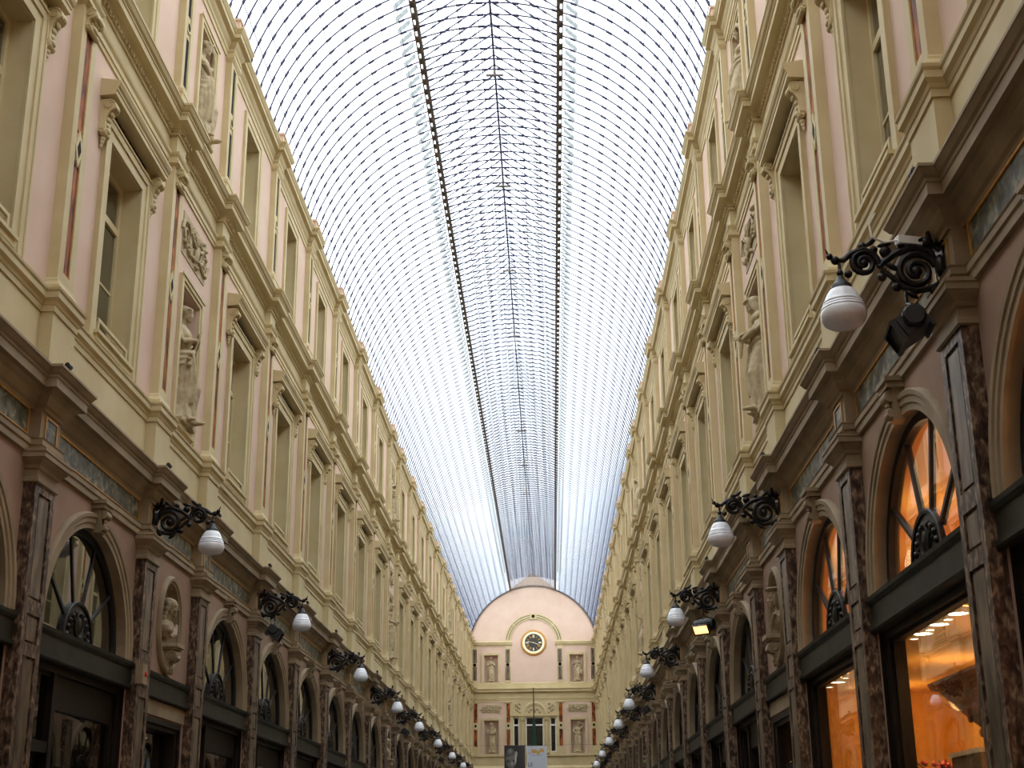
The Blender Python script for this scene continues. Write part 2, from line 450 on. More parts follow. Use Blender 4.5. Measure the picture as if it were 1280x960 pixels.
def console_mesh(name, top, r1, bot, r2, wdt, m='cream', drop=.0):
    mb = MB()
    mb.lathe([(r1 * .55, -wdt / 2 - .012), (r1, -wdt / 2), (r1, wdt / 2), (r1 * .55, wdt / 2 + .012)], (top[0], 0, top[1]), 14, 'y')
    mb.lathe([(r2 * .5, -wdt / 2 - .01), (r2, -wdt / 2 + .01), (r2, wdt / 2 - .01), (r2 * .5, wdt / 2 + .01)], (bot[0], 0, bot[1]), 12, 'y')
    for sg in (-1, 1):
        yy = sg * (wdt / 2 + .012)
        mb.spiral(top, r1 * .85, r1 * .2, .3, 1.6, .010, .008, yy, 5, 14)
        mb.spiral(bot, r2 * .85, r2 * .2, 2.5, -1.4, .008, .006, yy, 5, 10)
    fr, bk = [], []
    for i in range(11):
        t = i / 10
        z = top[1] + (bot[1] - top[1]) * t
        d = top[0] + r1 + (bot[0] + r2 - top[0] - r1) * t - .06 * math.sin(PI * t) * (1 if t < .55 else .9)
        fr.append((d, z)); bk.append((0.0, z))
    mb.prism_y(fr + bk[::-1], -wdt / 2, wdt / 2)
    mb.prism_y([(0, top[1]), (top[0], top[1]), (top[0], top[1] + r1), (0, top[1] + r1)], -wdt / 2, wdt / 2)
    for i in range(5):       # acanthus leaf
        t = i / 4
        z = top[1] - .03 + (bot[1] - top[1] + .06) * t
        d = top[0] + r1 + (bot[0] + r2 - top[0] - r1) * t - .05 * math.sin(PI * t)
        mb.ell((d, 0, z), (.022, wdt * (.34 - .03 * (i % 2)), .035), 8, 5)
    if drop:
        zb = bot[1] - r2
        for i in range(3): mb.ell((.035 - .006 * i, 0, zb - .02 - drop * i / 3), (.035 - i * .007, wdt * .3 * (1 - i * .25), .035), 8, 5)
    return mb.mesh(name, m, smooth=True)

# upper (second storey) pilaster
mb = MB(); hs = .215
mb.quadgrid(around([(.05, 7.04), (.05, 7.12), (.045, 7.13), (.02, 7.17), (.015, 7.2), (.0, 7.22)], .115, hs))
mb.box(0, .098, -hs, hs, 7.2, 10.52)
for sg in (-1, 1): mb.box(.098, .118, min(sg * hs, sg * .085), max(sg * hs, sg * .085), 7.2, 10.52)
mb.box(.098, .118, -.105, .105, 7.2, 7.32); mb.box(.098, .118, -.105, .105, 10.28, 10.52)
up_shaft = mb.mesh('upper_pilaster', 'cream')
mb = MB()
for z0, z1 in ((7.32, 8.66), (8.98, 10.28)): mb.box(.097, .104, -.084, .084, z0, z1)
up_red = mb.mesh('red_marble_strip', 'red_marble')
up_gold = MB().frame(.10, .110, -.084, .084, 7.33, 8.68, .014).frame(.10, .110, -.084, .084, 8.96, 10.27, .014).mesh('gilt_edge', 'gold')
mb = MB()
mb.prism_d([(-.105, 8.82), (0, 8.6), (.105, 8.82), (0, 9.04)], .097, .124)
up_dia = mb.mesh('diamond_surround', 'cream')
up_blk = MB().prism_d([(-.05, 8.82), (0, 8.71), (.05, 8.82), (0, 8.93)], .120, .1275).mesh('black_diamond', 'black_marble')
up_blk2 = MB().prism_d([(-.1, 8.70), (-.015, 8.62), (-.1, 8.54)], .097, .106).prism_d([(.1, 8.70), (.015, 8.62), (.1, 8.54)], .097, .106) \
    .prism_d([(-.1, 8.94), (-.015, 9.02), (-.1, 9.10)], .097, .106).prism_d([(.1, 8.94), (.015, 9.02), (.1, 9.10)], .097, .106).mesh('black_wedges', 'black_marble')
up_cap = console_mesh('scroll_capital', (.16, 10.44), .065, (.145, 10.26), .035, .26, 'cream', drop=.07)
mb = MB(); mb.quadgrid(around([(0, 10.48), (.03, 10.5), (.06, 10.52), (.06, 10.56), (.0, 10.57)], .115, .2)); up_ab = mb.mesh('abacus', 'cream')
UP = ('upper_pilaster', up_shaft, [('red_marble_strip', up_red, []), ('gilt_edge', up_gold, []), ('diamond_surround', up_dia, []),
      ('black_diamond', up_blk, []), ('black_wedges', up_blk2, []), ('scroll_capital', up_cap, []), ('abacus', up_ab, [])])
# top storey pilaster
mb = MB(); ht = .20
mb.quadgrid(around([(.05, 11.3), (.05, 11.62), (.06, 11.63), (.06, 11.68), (.03, 11.70), (.0, 11.76)], .10, ht))
mb.box(0, .085, -ht, ht, 11.7, 13.96)
for sg in (-1, 1): mb.box(.085, .103, min(sg * ht, sg * .09), max(sg * ht, sg * .09), 11.7, 13.96)
mb.box(.085, .103, -.09, .09, 11.7, 11.84); mb.box(.085, .103, -.09, .09, 13.8, 13.96)
tp_shaft = mb.mesh('top_pilaster', 'cream')
mb = MB()
for z0, z1 in ((11.84, 12.66), (13.0, 13.8)): mb.box(.084, .091, -.06, .06, z0 + .02, z1 - .02)
tp_blk = mb.mesh('black_marble_strip', 'black_marble')
tp_ring = MB().lathe([(.095, .0), (.095, .02), (.065, .022), (.065, .0)], (.085, 0, 12.83), 16, 'x', caps=False).mesh('disc_surround', 'cream')
tp_disc = MB().lathe([(.062, 0), (.06, .014), (.02, .02)], (.085, 0, 12.83), 14, 'x').mesh('black_disc', 'black_marble')
mb = MB(); mb.quadgrid(around([(0, 13.84), (.02, 13.86), (.045, 13.9), (.045, 13.94), (0, 13.95)], .10, ht)); tp_cap = mb.mesh('top_capital', 'cream')
TP = ('top_pilaster', tp_shaft, [('black_marble_strip', tp_blk, []), ('disc_surround', tp_ring, []), ('black_disc', tp_disc, []), ('top_capital', tp_cap, [])])
gut = MB().box(-.1, .22, -.3, .3, 14.36, 14.56).box(-.1, .24, -.32, .32, 14.54, 14.58).mesh('gutter_block', 'pink')

for side, s, wx, rz in SIDES:
    w_ = WALL[side]
    for y in PC:
        L_ = (0, s * y, 0)
        put(GP, w_, L_); put(FB, w_, L_); put(UP, w_, L_); put(TP, w_, L_)
        ob('gutter_block', gut, w_, L_)

# ------------------------------------------------------------------ bay pieces
def frieze_panel(hw):
    return ('frieze_panel', MB().box(0, .022, -hw, hw, 5.50, 5.75).mesh('frieze_panel', 'green_marble'),
            [('gilt_frame', MB().frame(.0, .035, -hw - .02, hw + .02, 5.485, 5.765, .022).mesh('gilt_frame', 'gold'), [])])
FPW, FPN = frieze_panel(A / 2 - .36), frieze_panel(B / 2 - .36)
def fascia(hw):
    m_ = MB()
    m_.prism_y([(-.05, 3.44), (.05, 3.44), (.07, 3.455), (.07, 3.49), (.045, 3.50), (.045, 3.68), (.06, 3.69), (.075, 3.72), (.08, 3.755), (-.05, 3.76)], -hw, hw)
    return m_.mesh('shop_fascia', 'bronze')
FAW, FAN = fascia(A / 2 - .24), fascia(B / 2 - .24)
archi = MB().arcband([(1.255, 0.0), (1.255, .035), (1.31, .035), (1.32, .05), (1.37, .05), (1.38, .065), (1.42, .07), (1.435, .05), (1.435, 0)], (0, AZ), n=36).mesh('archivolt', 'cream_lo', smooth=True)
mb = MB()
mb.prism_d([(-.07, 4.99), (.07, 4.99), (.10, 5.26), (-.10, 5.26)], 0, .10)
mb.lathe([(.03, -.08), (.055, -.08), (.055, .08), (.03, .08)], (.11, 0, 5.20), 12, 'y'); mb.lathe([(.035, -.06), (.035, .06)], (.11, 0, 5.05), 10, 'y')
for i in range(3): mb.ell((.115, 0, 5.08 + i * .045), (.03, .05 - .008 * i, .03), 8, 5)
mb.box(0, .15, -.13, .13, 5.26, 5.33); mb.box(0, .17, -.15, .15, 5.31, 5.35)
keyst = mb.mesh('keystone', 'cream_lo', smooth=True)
# pedestal dado recess
def dado(hw):
    return MB().box(.0, .045, -hw, hw, 6.25, 6.72).mesh('dado_panel', 'cream')
DAW, DAN = dado(A / 2 - .42), dado(B / 2 - .42)

# upper window
mb = MB(); mb.frame(0, .05, -.80, .80, 7.06, 9.84, .10, 0); mb.frame(0, .03, -.72, .72, 7.06, 9.76, .15, 0)
mb.frame(.05, .065, -.815, .815, 7.06, 9.86, .03, 0)
w2_cas = mb.mesh('window_casing', 'cream')
mb = MB()
mb.box(0, .025, -.82, .82, 9.84, 9.98)
mb.prism_y([(0, 9.96), (.19, 9.975), (.19, 10.03), (.20, 10.035), (.205, 10.06), (.225, 10.08), (.245, 10.12), (.245, 10.15), (0, 10.19)], -1.0, 1.0)
w2_hood = mb.mesh('window_hood', 'cream')
mb = MB(); mb.box(.02, .032, -.62, .62, 9.885, 9.95)
for i in range(9): mb.ell((.036, -.52 + i * .13, 9.918), (.012, .04, .026), 8, 5)
w2_fr = mb.mesh('hood_frieze', 'black_marble')
w2_con = console_mesh('console', (.11, 9.86), .075, (.05, 9.52), .045, .15, 'cream', drop=.13)
mb = MB(); mb.frame(-.28, -.22, -.58, .58, 7.25, 9.6, .07); mb.box(-.28, -.22, -.51, .51, 8.93, 9.02); mb.box(-.27, -.23, -.02, .02, 7.3, 8.95)
mb.box(-.27, -.24, -.51, .51, 8.12, 8.15)
w2_fra = mb.mesh('window_frame', 'cream')
w2_gl = MB().box(-.262, -.25, -.53, .53, 7.28, 9.55).mesh('glass_pane', 'pane')
mb = MB(); mb.box(-.29, .06, -.60, .60, 7.10, 7.19); mb.box(-.02, .09, -.62, .62, 7.17, 7.21)
mb.box(.0, .03, -.5, .5, 7.36, 7.40)
for i in range(2): mb.box(-.0, .03, -.5 + i * .96, -.46 + i * .96, 7.2, 7.38)
w2_sill = mb.mesh('window_sill', 'cream')
# top window
mb = MB(); mb.frame(0, .045, -.62, .62, 11.33, 13.78, .09, 0); mb.frame(0, .028, -.56, .56, 11.33, 13.71, .12, 0); w3_cas = mb.mesh('window_casing', 'cream')
mb = MB(); mb.frame(-.28, -.22, -.46, .46, 11.87, 13.6, .06); mb.box(-.28, -.22, -.4, .4, 13.02, 13.09); mb.box(-.27, -.23, -.02, .02, 11.9, 13.05)
w3_fra = mb.mesh('window_frame', 'cream')
w3_gl = MB().box(-.262, -.25, -.41, .41, 11.9, 13.55).mesh('glass_pane', 'pane')
# fan window
mb = MB(); mb.arcband([(1.18, -.16), (1.18, -.08), (1.27, -.08), (1.27, -.16)], (0, AZ), n=30)
mb.box(-.16, -.09, -1.26, 1.26, AZ - .05, AZ + .02)
for a_ in (36, 72, 108, 144):
    c_, s_ = math.cos(math.radians(a_)), math.sin(math.radians(a_))
    n_ = (-s_ * .019, c_ * .019)
    q0, q1 = (.42 * c_, AZ + .42 * s_), (1.2 * c_, AZ + 1.2 * s_)
    mb.prism_d([(q0[0] + n_[0], q0[1] + n_[1]), (q0[0] - n_[0], q0[1] - n_[1]), (q1[0] - n_[0], q1[1] - n_[1]), (q1[0] + n_[0], q1[1] + n_[1])], -.145, -.095)
fn_fra = mb.mesh('fan_frame', 'blackpaint')
gpan = []
for i in range(5):
    m_ = MB(); a0, a1 = math.radians(36 * i), math.radians(36 * (i + 1))
    pts = [(.4 * math.cos(a0), AZ + .4 * math.sin(a0))] + [(1.21 * math.cos(a0 + (a1 - a0) * t / 6), AZ + 1.21 * math.sin(a0 + (a1 - a0) * t / 6)) for t in range(7)] + [(.4 * math.cos(a1), AZ + .4 * math.sin(a1))]
    m_.prism_d(pts, -.118, -.11); gpan.append(m_)
fn_pan = [m_.mesh('fan_pane', 'pane') for m_ in gpan]
fn_pan_lit = [m_.mesh('fan_pane', 'shop') for m_ in gpan]
mb = MB(); HR = .44
mb.arcband([(0.001, -.11), (0.001, -.085), (HR, -.085), (HR, -.11)], (0, AZ), n=22)
mb.arcband([(HR - .03, -.09), (HR - .03, -.07), (HR, -.065), (HR + .01, -.075), (HR + .01, -.11), (HR - .03, -.11)], (0, AZ), n=22)
for i in range(11):
    a_ = PI * (i + .5) / 11; mb.ell((-.08, .32 * math.cos(a_), AZ + .32 * math.sin(a_)), (.025, .035, .035), 8, 5)
for i in range(8):
    a_ = PI * (i + .5) / 8; mb.ell((-.08, .24 * math.cos(a_), AZ + .03 + .24 * math.sin(a_)), (.02, .025, .025), 6, 4)
fn_hub = mb.mesh('fan_medallion', 'iron', smooth=True)
mb = MB(); mb.arcband([(.085, -.09), (.085, -.07), (.10, -.055), (.12, -.065), (.12, -.09)], (0, AZ + .19), 0, 2 * PI, 20, 1, 1.35, closed=True)
mb.ell((-.08, 0, AZ + .19), (.03, .05, .09), 10, 6)
fn_ov = mb.mesh('oval_boss', 'bronze', smooth=True)
# shop front
def shopfront(lit, mull):
    mb = MB(); mb.frame(-.2, -.04, -1.44, 1.44, 0, 3.5, .14, .5)
    mb.frame(-.16, -.08, -1.32, 1.32, .4, 3.40, .07, .05)
    if mull:
        mb.box(-.19, -.05, -.62, -.52, .4, 3.4); mb.box(-.17, -.06, -1.3, -.55, 2.55, 2.66)
        mb.box(-.15, -.08, -.55, 1.3, 3.0, 3.4)
    ch = [('shop_pane', MB().box(-.13, -.12, -1.27, 1.27, .5, 3.36).mesh('shop_pane', 'shop' if lit else 'pane'), [])]
    return ('shop_window', mb.mesh('shop_window', 'wood'), ch)
SW_DARK, SW_LIT = shopfront(False, True), shopfront(True, False)
mb = MB(); mb.frame(-.2, .0, -.74, .74, 0, 3.18, .1, 0); mb.frame(0, .03, -.80, .80, 0, 3.21, .07, 0)
dr_fr = mb.mesh('door_frame', 'wood')
mb = MB()
for sg in (-1, 1):
    mb.frame(-.18, -.12, min(sg * .01, sg * .63), max(sg * .01, sg * .63), .02, 2.5, .09, .5)
mb.box(-.19, -.08, -.64, .64, 2.5, 2.6)
dr_lf = mb.mesh('door_leaf', 'wood')
dr_gl = MB().box(-.155, -.147, -.62, .62, .5, 3.08).mesh('door_glass', 'pane')
dr_lin = MB().box(0, .02, -.98, .98, 3.24, 3.42).mesh('door_lintel', 'cream_lo')
# niche ring
ring = MB().arcband([(.985, -.02), (.985, .03), (1.03, .035), (1.05, .055), (1.12, .06), (1.16, .04), (1.18, 0), (1.18, -.02)], (0, 4.46), 0, 2 * PI, 40, .425, .565, closed=True).mesh('oval_surround', 'cream_lo', smooth=True)
# statue niche frame
def niche_frame(hw, z0, z1, sillz):
    mb = MB(); mb.frame(0, .05, -hw - .13, hw + .13, z0, z1 + .13, .08, 0); mb.frame(0, .03, -hw - .07, hw + .07, z0, z1 + .07, .07, 0)
    mb.box(.05, .065, -hw - .15, hw + .15, z1 + .11, z1 + .145)
    mb.box(-.3, .06, -hw - .01, hw + .01, sillz - .08, sillz)
    return mb.mesh('niche_frame', 'cream')
nf2, nf3 = niche_frame(.42, 7.06, 9.22, 7.24), niche_frame(.36, 11.33, 13.5, 11.72)

def relief_mesh(hw, z0, z1, seed, m='statue'):
    R_ = random.Random(seed); mb = MB()
    mb.box(0, .012, -hw, hw, z0, z1)
    zc = (z0 + z1) / 2; hh = (z1 - z0) / 2
    n = max(2, int(hw / hh * 1.2 + .5))
    for i in range(n):
        for sg in (-1, 1):
            y = sg * (hw * (i + .5) / n)
            pts = []; k = 1 if (i + (sg > 0)) % 2 else -1
            for t in range(15):
                a = t / 14 * 3.3 * PI; r = hh * .72 * (1 - t / 17)
                pts.append((.03, y + r * math.cos(a) * sg, zc + k * r * math.sin(a)))
            mb.tube(pts, [.028 - .0012 * t for t in range(15)], 6)
            for _ in range(6):
                a = R_.random() * 6.28; r = hh * (.5 + .4 * R_.random())
                mb.ell((.03, max(-hw + .05, min(hw - .05, y + r * math.cos(a))), max(z0 + .04, min(z1 - .04, zc + r * math.sin(a)))), (.03 + .02 * R_.random(), .05, .035), 7, 5,
                       Matrix.Rotation(R_.random() * 3, 3, 'X'))
    # central figure mask
    mb.ell((.05, 0, zc + hh * .35), (.05, hh * .22, hh * .28), 10, 7); mb.ell((.04, 0, zc - hh * .25), (.05, hh * .3, hh * .45), 10, 7)
    for sg in (-1, 1): mb.tube([(.05, sg * hh * .2, zc - .02), (.06, sg * hh * .6, zc + .02), (.05, sg * hh * .95, zc + hh * .3)], [.035, .028, .02], 7)
    return mb.mesh('carved_relief', m, smooth=True)
rel2 = relief_mesh(.58, 9.66, 10.30, 3)

win_n = [0]; door_n = [0]
LIT = {('right', 1), ('right', 2), ('right', 3)}     # the lit shop spans these bays
for side, s, wx, rz in SIDES:
    w_ = WALL[side]
    for bi, (yc, kd) in enumerate(BAYS):
        L_ = (0, s * yc, 0); G_ = (wx, yc, 0)
        wide = kd == 'w'
        put(FPW if wide else FPN, w_, L_)
        ob('dado_panel', DAW if wide else DAN, w_, L_)
        ob('shop_fascia', FAW if wide else FAN, w_, L_)
        if wide:
            ob('archivolt', archi, w_, L_); ob('keystone', keyst, w_, L_)
            lit = (side, bi) in LIT
            def nwin():
                win_n[0] += 1; return 'window_%d' % win_n[0]
            put((nwin(), w2_cas, [('window_hood', w2_hood, []), ('hood_frieze', w2_fr, []), ('window_frame', w2_fra, [('glass_pane', w2_gl, [])]), ('window_sill', w2_sill, [])]),
                None, G_, rz, kind='structure')
            last = bpy.data.objects['window_%d' % win_n[0]]
            for sg in (-1, 1): ob('console', w2_con, last, (0, sg * .885, 0))
            put((nwin(), w3_cas, [('window_frame', w3_fra, [('glass_pane', w3_gl, [])])]), None, G_, rz, kind='structure')
            put((nwin(), fn_fra, [('fan_pane', p_, []) for p_ in (fn_pan_lit if lit else fn_pan)] + [('fan_medallion', fn_hub, [('oval_boss', fn_ov, [])])]), None, G_, rz, kind='structure')
            sw = SW_LIT if lit else SW_DARK
            put((nwin(), sw[1], sw[2]), None, G_, rz, kind='structure')
        else:
            ob('oval_surround', ring, w_, L_)
            ob('niche_frame', nf2, w_, L_); ob('niche_frame', nf3, w_, L_)
            ob('carved_relief', rel2, w_, L_)
            ob('door_lintel', dr_lin, w_, L_)
            door_n[0] += 1
            put(('door_%d' % door_n[0], dr_fr, [('door_leaf', dr_lf, []), ('door_glass', dr_gl, [])]), None, G_, rz, kind='structure')

# ------------------------------------------------------------------ rooms behind the shop windows
def shell(name, side, s, wx, rz, y0, y1, z0, z1, depth, m, parts=True):
    a, b = sorted((s * y0, s * y1))
    mb = MB()
    mb.box(-depth - .1, -depth, a, b, z0, z1)
    mb.box(-depth, -.36, a - .05, a, z0, z1); mb.box(-depth, -.36, b, b + .05, z0, z1)
    mb.box(-depth, -.3, a, b, z1, z1 + .06)
    return ob(name, mb.mesh(name, m), None, (wx, 0, 0), rz, kind='structure')
shell('wall_dark_rooms', 'left', 1, -W, 0, YS, YE, 0, 5.25, 1.6, 'dark')
yl0, yl1 = PC[1], PC[5] - .12
shell('wall_dark_rooms', 'right', -1, W, PI, YS, yl0 - .06, 0, 5.25, 1.6, 'dark')
shell('wall_dark_rooms', 'right', -1, W, PI, yl1 + .06, YE, 0, 5.25, 1.6, 'dark')
lo = shell('wall_lit_shop', 'right', -1, W, PI, yl0, yl1, 0, 3.56, 2.6, 'orange')
shell('wall_lit_gallery', 'right', -1, W, PI, yl0, yl1, 3.64, 5.2, 2.4, 'orange')
# shop cove: yellow upper wall with a moulding
mb = MB(); a, b = -yl1 + .01, -yl0 - .01
mb.box(-2.6, -2.55, a, b, 2.75, 3.5)
ob('trim_1', mb.mesh('trim_1', 'yellow'), None, (W, 0, 0), PI, kind='structure')
mb = MB(); mb.prism_y([(-2.6, 3.3), (-2.5, 3.3), (-2.45, 3.36), (-2.38, 3.40), (-2.33, 3.5), (-2.6, 3.5)], a, b); mb.prism_y([(-2.6, 2.68), (-2.52, 2.68), (-2.48, 2.75), (-2.6, 2.78)], a, b)
ob('trim_2', mb.mesh('trim_2', 'yellow'), None, (W, 0, 0), PI, kind='structure')
def area(name, loc, size, energy, color, rot=(0, 0, 0), sy=None):
    l = bpy.data.lights.new(name, 'AREA'); l.energy = energy; l.color = color; l.size = size
    if sy: l.shape = 'RECTANGLE'; l.size_y = sy
    o = bpy.data.objects.new(name, l); COL.objects.link(o); o.location = loc; o.rotation_euler = rot
    return o
dl_body = MB().lathe([(.10, 0), (.10, .05), (.085, .055), (.085, .0)], (0, 0, 3.50), 16, 'z', caps=False).mesh('downlight_ring', 'white', smooth=True)
dl_face = MB().lathe([(.085, .02), (.084, .012)], (0, 0, 3.50), 16).mesh('lamp_face', 'downlight')
nd = 0
for yy in (6.3, 7.5, 9.0, 9.9, 10.97, 11.27, 11.54, 11.84, 12.07, 12.38, 13.6, 15.38, 15.8, 16.3):
    for xx in (W + .555,):
        nd += 1
        o = put(('ceiling_downlight', dl_body, [('lamp_face', dl_face, [])]), None, (xx, yy, 0),
                label='small round ceiling downlight glowing in the orange lit shop', category='lamp', group='downlights in the lit shop ceiling')
        o['label'] = f'small round ceiling downlight of the orange lit shop, {["first", "second", "third", "fourth", "fifth", "sixth", "seventh", "eighth", "ninth", "tenth", "eleventh", "twelfth", "thirteenth", "fourteenth"][nd - 1]} from the camera'
        if nd % 2 == 0: o.scale = (.45, .45, 1)
        l = bpy.data.lights.new('downlight_beam', 'SPOT'); l.energy = 55; l.color = (1.0, .66, .28); l.spot_size = math.radians(130); l.spot_blend = .6; l.shadow_soft_size = .08
        lo_ = bpy.data.objects.new('downlight_beam', l); COL.objects.link(lo_); lo_.parent = o; lo_.location = (0, 0, 3.48)
for yy in (6.6, 10.1, 13.5, 16.0):
    l = bpy.data.lights.new('gallery_light', 'POINT'); l.energy = 28; l.color = (1.0, .76, .40); l.shadow_soft_size = .25
    o = bpy.data.objects.new('gallery_light', l); COL.objects.link(o); o.location = (W + 1.1, yy, 4.5)
for yy in (6.3, 9.2, 11.6, 14.2, 16.6):  # bare fill added mid-shop to brighten the back wall, no fixture
    l = bpy.data.lights.new('shop_fill', 'POINT'); l.energy = 26; l.color = (1.0, .60, .20); l.shadow_soft_size = .12
    o = bpy.data.objects.new('shop_fill', l); COL.objects.link(o); o.location = (W + 1.5, yy, 3.1)
# carved canopy, flowers, box in the shop
mb = MB()
cx_, cy_ = W + 1.5, 10.0
for i, (z, h) in enumerate(((3.02, .62), (2.96, .60), (2.90, .52), (2.78, .46), (2.6, .34), (2.4, .2), (2.15, .11), (1.6, .09), (0.02, .09))):
    pass
hs_ = ((3.02, .66), (2.95, .64), (2.93, .58), (2.80, .50), (2.6, .36), (2.4, .2), (2.15, .12), (1.6, .10), (-0.2, .10))
mb.quadgrid([[(-h, -h * 1.3, z), (h, -h * 1.3, z), (h, h * 1.3, z), (-h, h * 1.3, z)] for z, h in hs_], closed=True, capa=True, capb=True)
R_ = random.Random(5)
for i in range(46):
    t = R_.random(); z = 2.9 - t * .7; h = .56 - t * .42
    f_ = R_.choice([(-1, 0), (0, -1)])
    if f_[0]: mb.ell((-h, (R_.random() * 2 - 1) * h * 1.2, z), (.03, .05, .05), 7, 5)
    else: mb.ell(((R_.random() * 2 - 1) * h, -h * 1.3, z), (.05, .03, .05), 7, 5)
ob('carved_canopy', mb.mesh('carved_canopy', 'carved', smooth=True), None, (5.75, 12.9, .2), label='brown carved wooden canopy on a post inside the lit shop', category='canopy')
bx0 = put(('counter', MB().box(-.45, .45, -.6, .6, 0, 1.8).mesh('counter', 'wood'), []), None, (4.95, 11.35, 0), label='dark wooden shop counter under the berry branches', category='counter')
mb = MB().box(-.3, .3, -.4, .4, 1.5, 2.02); o = ob('display_box', mb.mesh('display_box', 'cream_lo'), None, (4.95, 11.35, .3), label='pale box on the counter at the foot of the lit window', category='box')
ob('box_lid', MB().box(-.32, .32, -.42, .42, 2.02, 2.06).mesh('box_lid', 'white'), o)
mb = MB(); mb.lathe([(.07, 0), (.1, .1), (.09, .25), (.05, .33), (.06, .36)], (0, 0, 1.5), 14)
vs = ob('berry_vase', mb.mesh('berry_vase', 'bronze', smooth=True), None, (4.85, 12.45, 0), label='vase of red berry branches behind the nearest lit shop window', category='vase')
put(('vase_stand', MB().box(-.2, .2, -.2, .2, 0, 1.5).mesh('counter', 'wood'), []), None, (4.85, 12.45, 0), label='small dark stand under the vase of berry branches', category='stand')
tw = MB(); be = MB()
for i in range(12):
    a_ = R_.random() * 6.28; ln = .45 + .35 * R_.random(); sp = .28 + .2 * R_.random()
    pts = [(0, 0, 1.8), (.3 * sp * math.cos(a_), .5 * sp * math.sin(a_) * 1.2, 1.85 + .4 * ln), (sp * math.cos(a_), 1.2 * sp * math.sin(a_), 1.8 + .75 * ln)]
    tw.tube(pts, [.012, .009, .006], 5)
    for k in range(7):
        t = .45 + .55 * R_.random(); p = Vector(pts[1]).lerp(Vector(pts[2]), t)
        be.ell(p + Vector((R_.uniform(-.05, .05), R_.uniform(-.05, .05), R_.uniform(-.05, .05))), (.026, .026, .026), 7, 5)
ob('branch', tw.mesh('branch', 'twig'), vs); ob('berry_cluster', be.mesh('berry_cluster', 'berry', smooth=True), vs, kind='stuff')

# ------------------------------------------------------------------ glass vault
VR, VZ = 4.20, 13.82
step = math.radians(5.57)
na = [math.radians(25.25) + step * k for k in range(11)] + [math.radians(2.96) + step * k for k in range(4)]
nodes = sorted([a for a in na] + [-a for a in na])
AMAX = math.radians(83.5)
RS = 0.381
ribY = [YE - .12 - RS * i for i in range(int((YE - YB) / RS))]
ribY.sort()
def rib_mesh(cut=False):
    ev = []
    for a in nodes:
        sg = 1 if a > 0 else -1
        a0, a1 = a, a - sg * math.radians(1.5)
        lo_, hi_ = min(a0, a1), max(a0, a1)
        ev += [(lo_ - .004, .0100), (lo_, .021), (hi_, .021), (hi_ + .004, .0100)]
        mid = hi_ + step / 2
    ev += [(-AMAX, .03), (-AMAX + .12, .02), (-AMAX + .13, .0100), (AMAX - .13, .0100), (AMAX - .12, .02), (AMAX, .03)]
    ev = [e for e in ev if abs(e[0]) <= AMAX + 1e-6]
    ev.sort()
    rows = []; out = MB()
    if cut:
        for sg in (-1, 1):
            sub = [e for e in ev if e[0] * sg > BA - .002]
            rr = []
            for a, w in sub:
                r0, r1 = VR - .006 - w * .8, VR + .008
                rr.append([(r * math.sin(a), ww, VZ + r * math.cos(a)) for r, ww in ((r0, -w), (r0, w), (r1, w), (r1, -w))])
            out.quadgrid(rr, closed=True, capa=True, capb=True)
        return out.mesh('rib', 'navy')
    for a, w in ev:
        r0, r1 = VR - .006 - w * .8, VR + .008
        rows.append([(r0 * math.sin(a), -w, VZ + r0 * math.cos(a)), (r0 * math.sin(a), w, VZ + r0 * math.cos(a)),
                     (r1 * math.sin(a), w, VZ + r1 * math.cos(a)), (r1 * math.sin(a), -w, VZ + r1 * math.cos(a))])
    return MB().quadgrid(rows, closed=True, capa=True, capb=True).mesh('rib', 'navy')
BA = math.radians(20.4)               # beams of the lantern
ribm = rib_mesh(); rib_cut = rib_mesh(True)
RG_Z, RG_X = 18.92, VR * math.sin(BA)
RF_Z = VZ + VR * math.cos(BA) + .06
mb = MB()
for sg in (-1, 1):
    for a_, hh in ((BA - .006, .03), (BA + .016, .012)):
        x, z = sg * VR * math.sin(a_), VZ + VR * math.cos(a_)
        mb.box(x - (.03 if hh > .02 else .011), x + (.03 if hh > .02 else .011), YB, YE, z - .03 - hh, z + .03)
    for y in ribY:
        x0, x1 = sg * VR * math.sin(BA - .006), sg * VR * math.sin(BA + .016)
        zz = VZ + VR * math.cos(BA)
        mb.box(min(x0, x1), max(x0, x1), y - .09, y + .09, zz - .04, zz + .0)
ceil_me = mb.mesh('ceiling', 'beam')
CEIL = ob('ceiling', ceil_me, kind='structure')
rid = MB().box(-.022, .022, YB, YE, RG_Z - .06, RG_Z + .02).mesh('ridge_bar', 'navy'); ob('ridge_bar', rid, CEIL)
RL = math.hypot(RG_X, RG_Z - RF_Z); RA = math.atan2(RG_Z - RF_Z, RG_X)
mb = MB()
for sg in (-1, 1):
    rows = []
    for t, w in sorted([(0, .010), (1, .010)] + [e for k in range(1, 6) for e in ((k / 5.6 - .005, .010), (k / 5.6, .020), (k / 5.6 + .06, .020), (k / 5.6 + .065, .010)) if e[0] < 1]):
        x, z = sg * RG_X * (1 - t), RF_Z + (RG_Z - RF_Z) * t
        rows.append([(x, -w, z - .006 - w * .8), (x, w, z - .006 - w * .8), (x, w, z + .01), (x, -w, z + .01)])
    mb.quadgrid(rows, closed=True, capa=True, capb=True)
raft = mb.mesh('rafter', 'navy')
for y in ribY:
    ob('rib', rib_cut if y > YE - 2.9 else ribm, CEIL, (0, y, 0))
for y in ribY:
    ob('rafter', raft, CEIL, (0, y, 0))
for a in sorted(set(nodes)):
    x, z = (VR - .01) * math.sin(a), VZ + (VR - .01) * math.cos(a)
    ob('purlin', MB().tube([(x, YB, z), (x, YE - (2.9 if abs(a) < BA else 0), z)], .008, 5).mesh('purlin', 'navy'), CEIL)
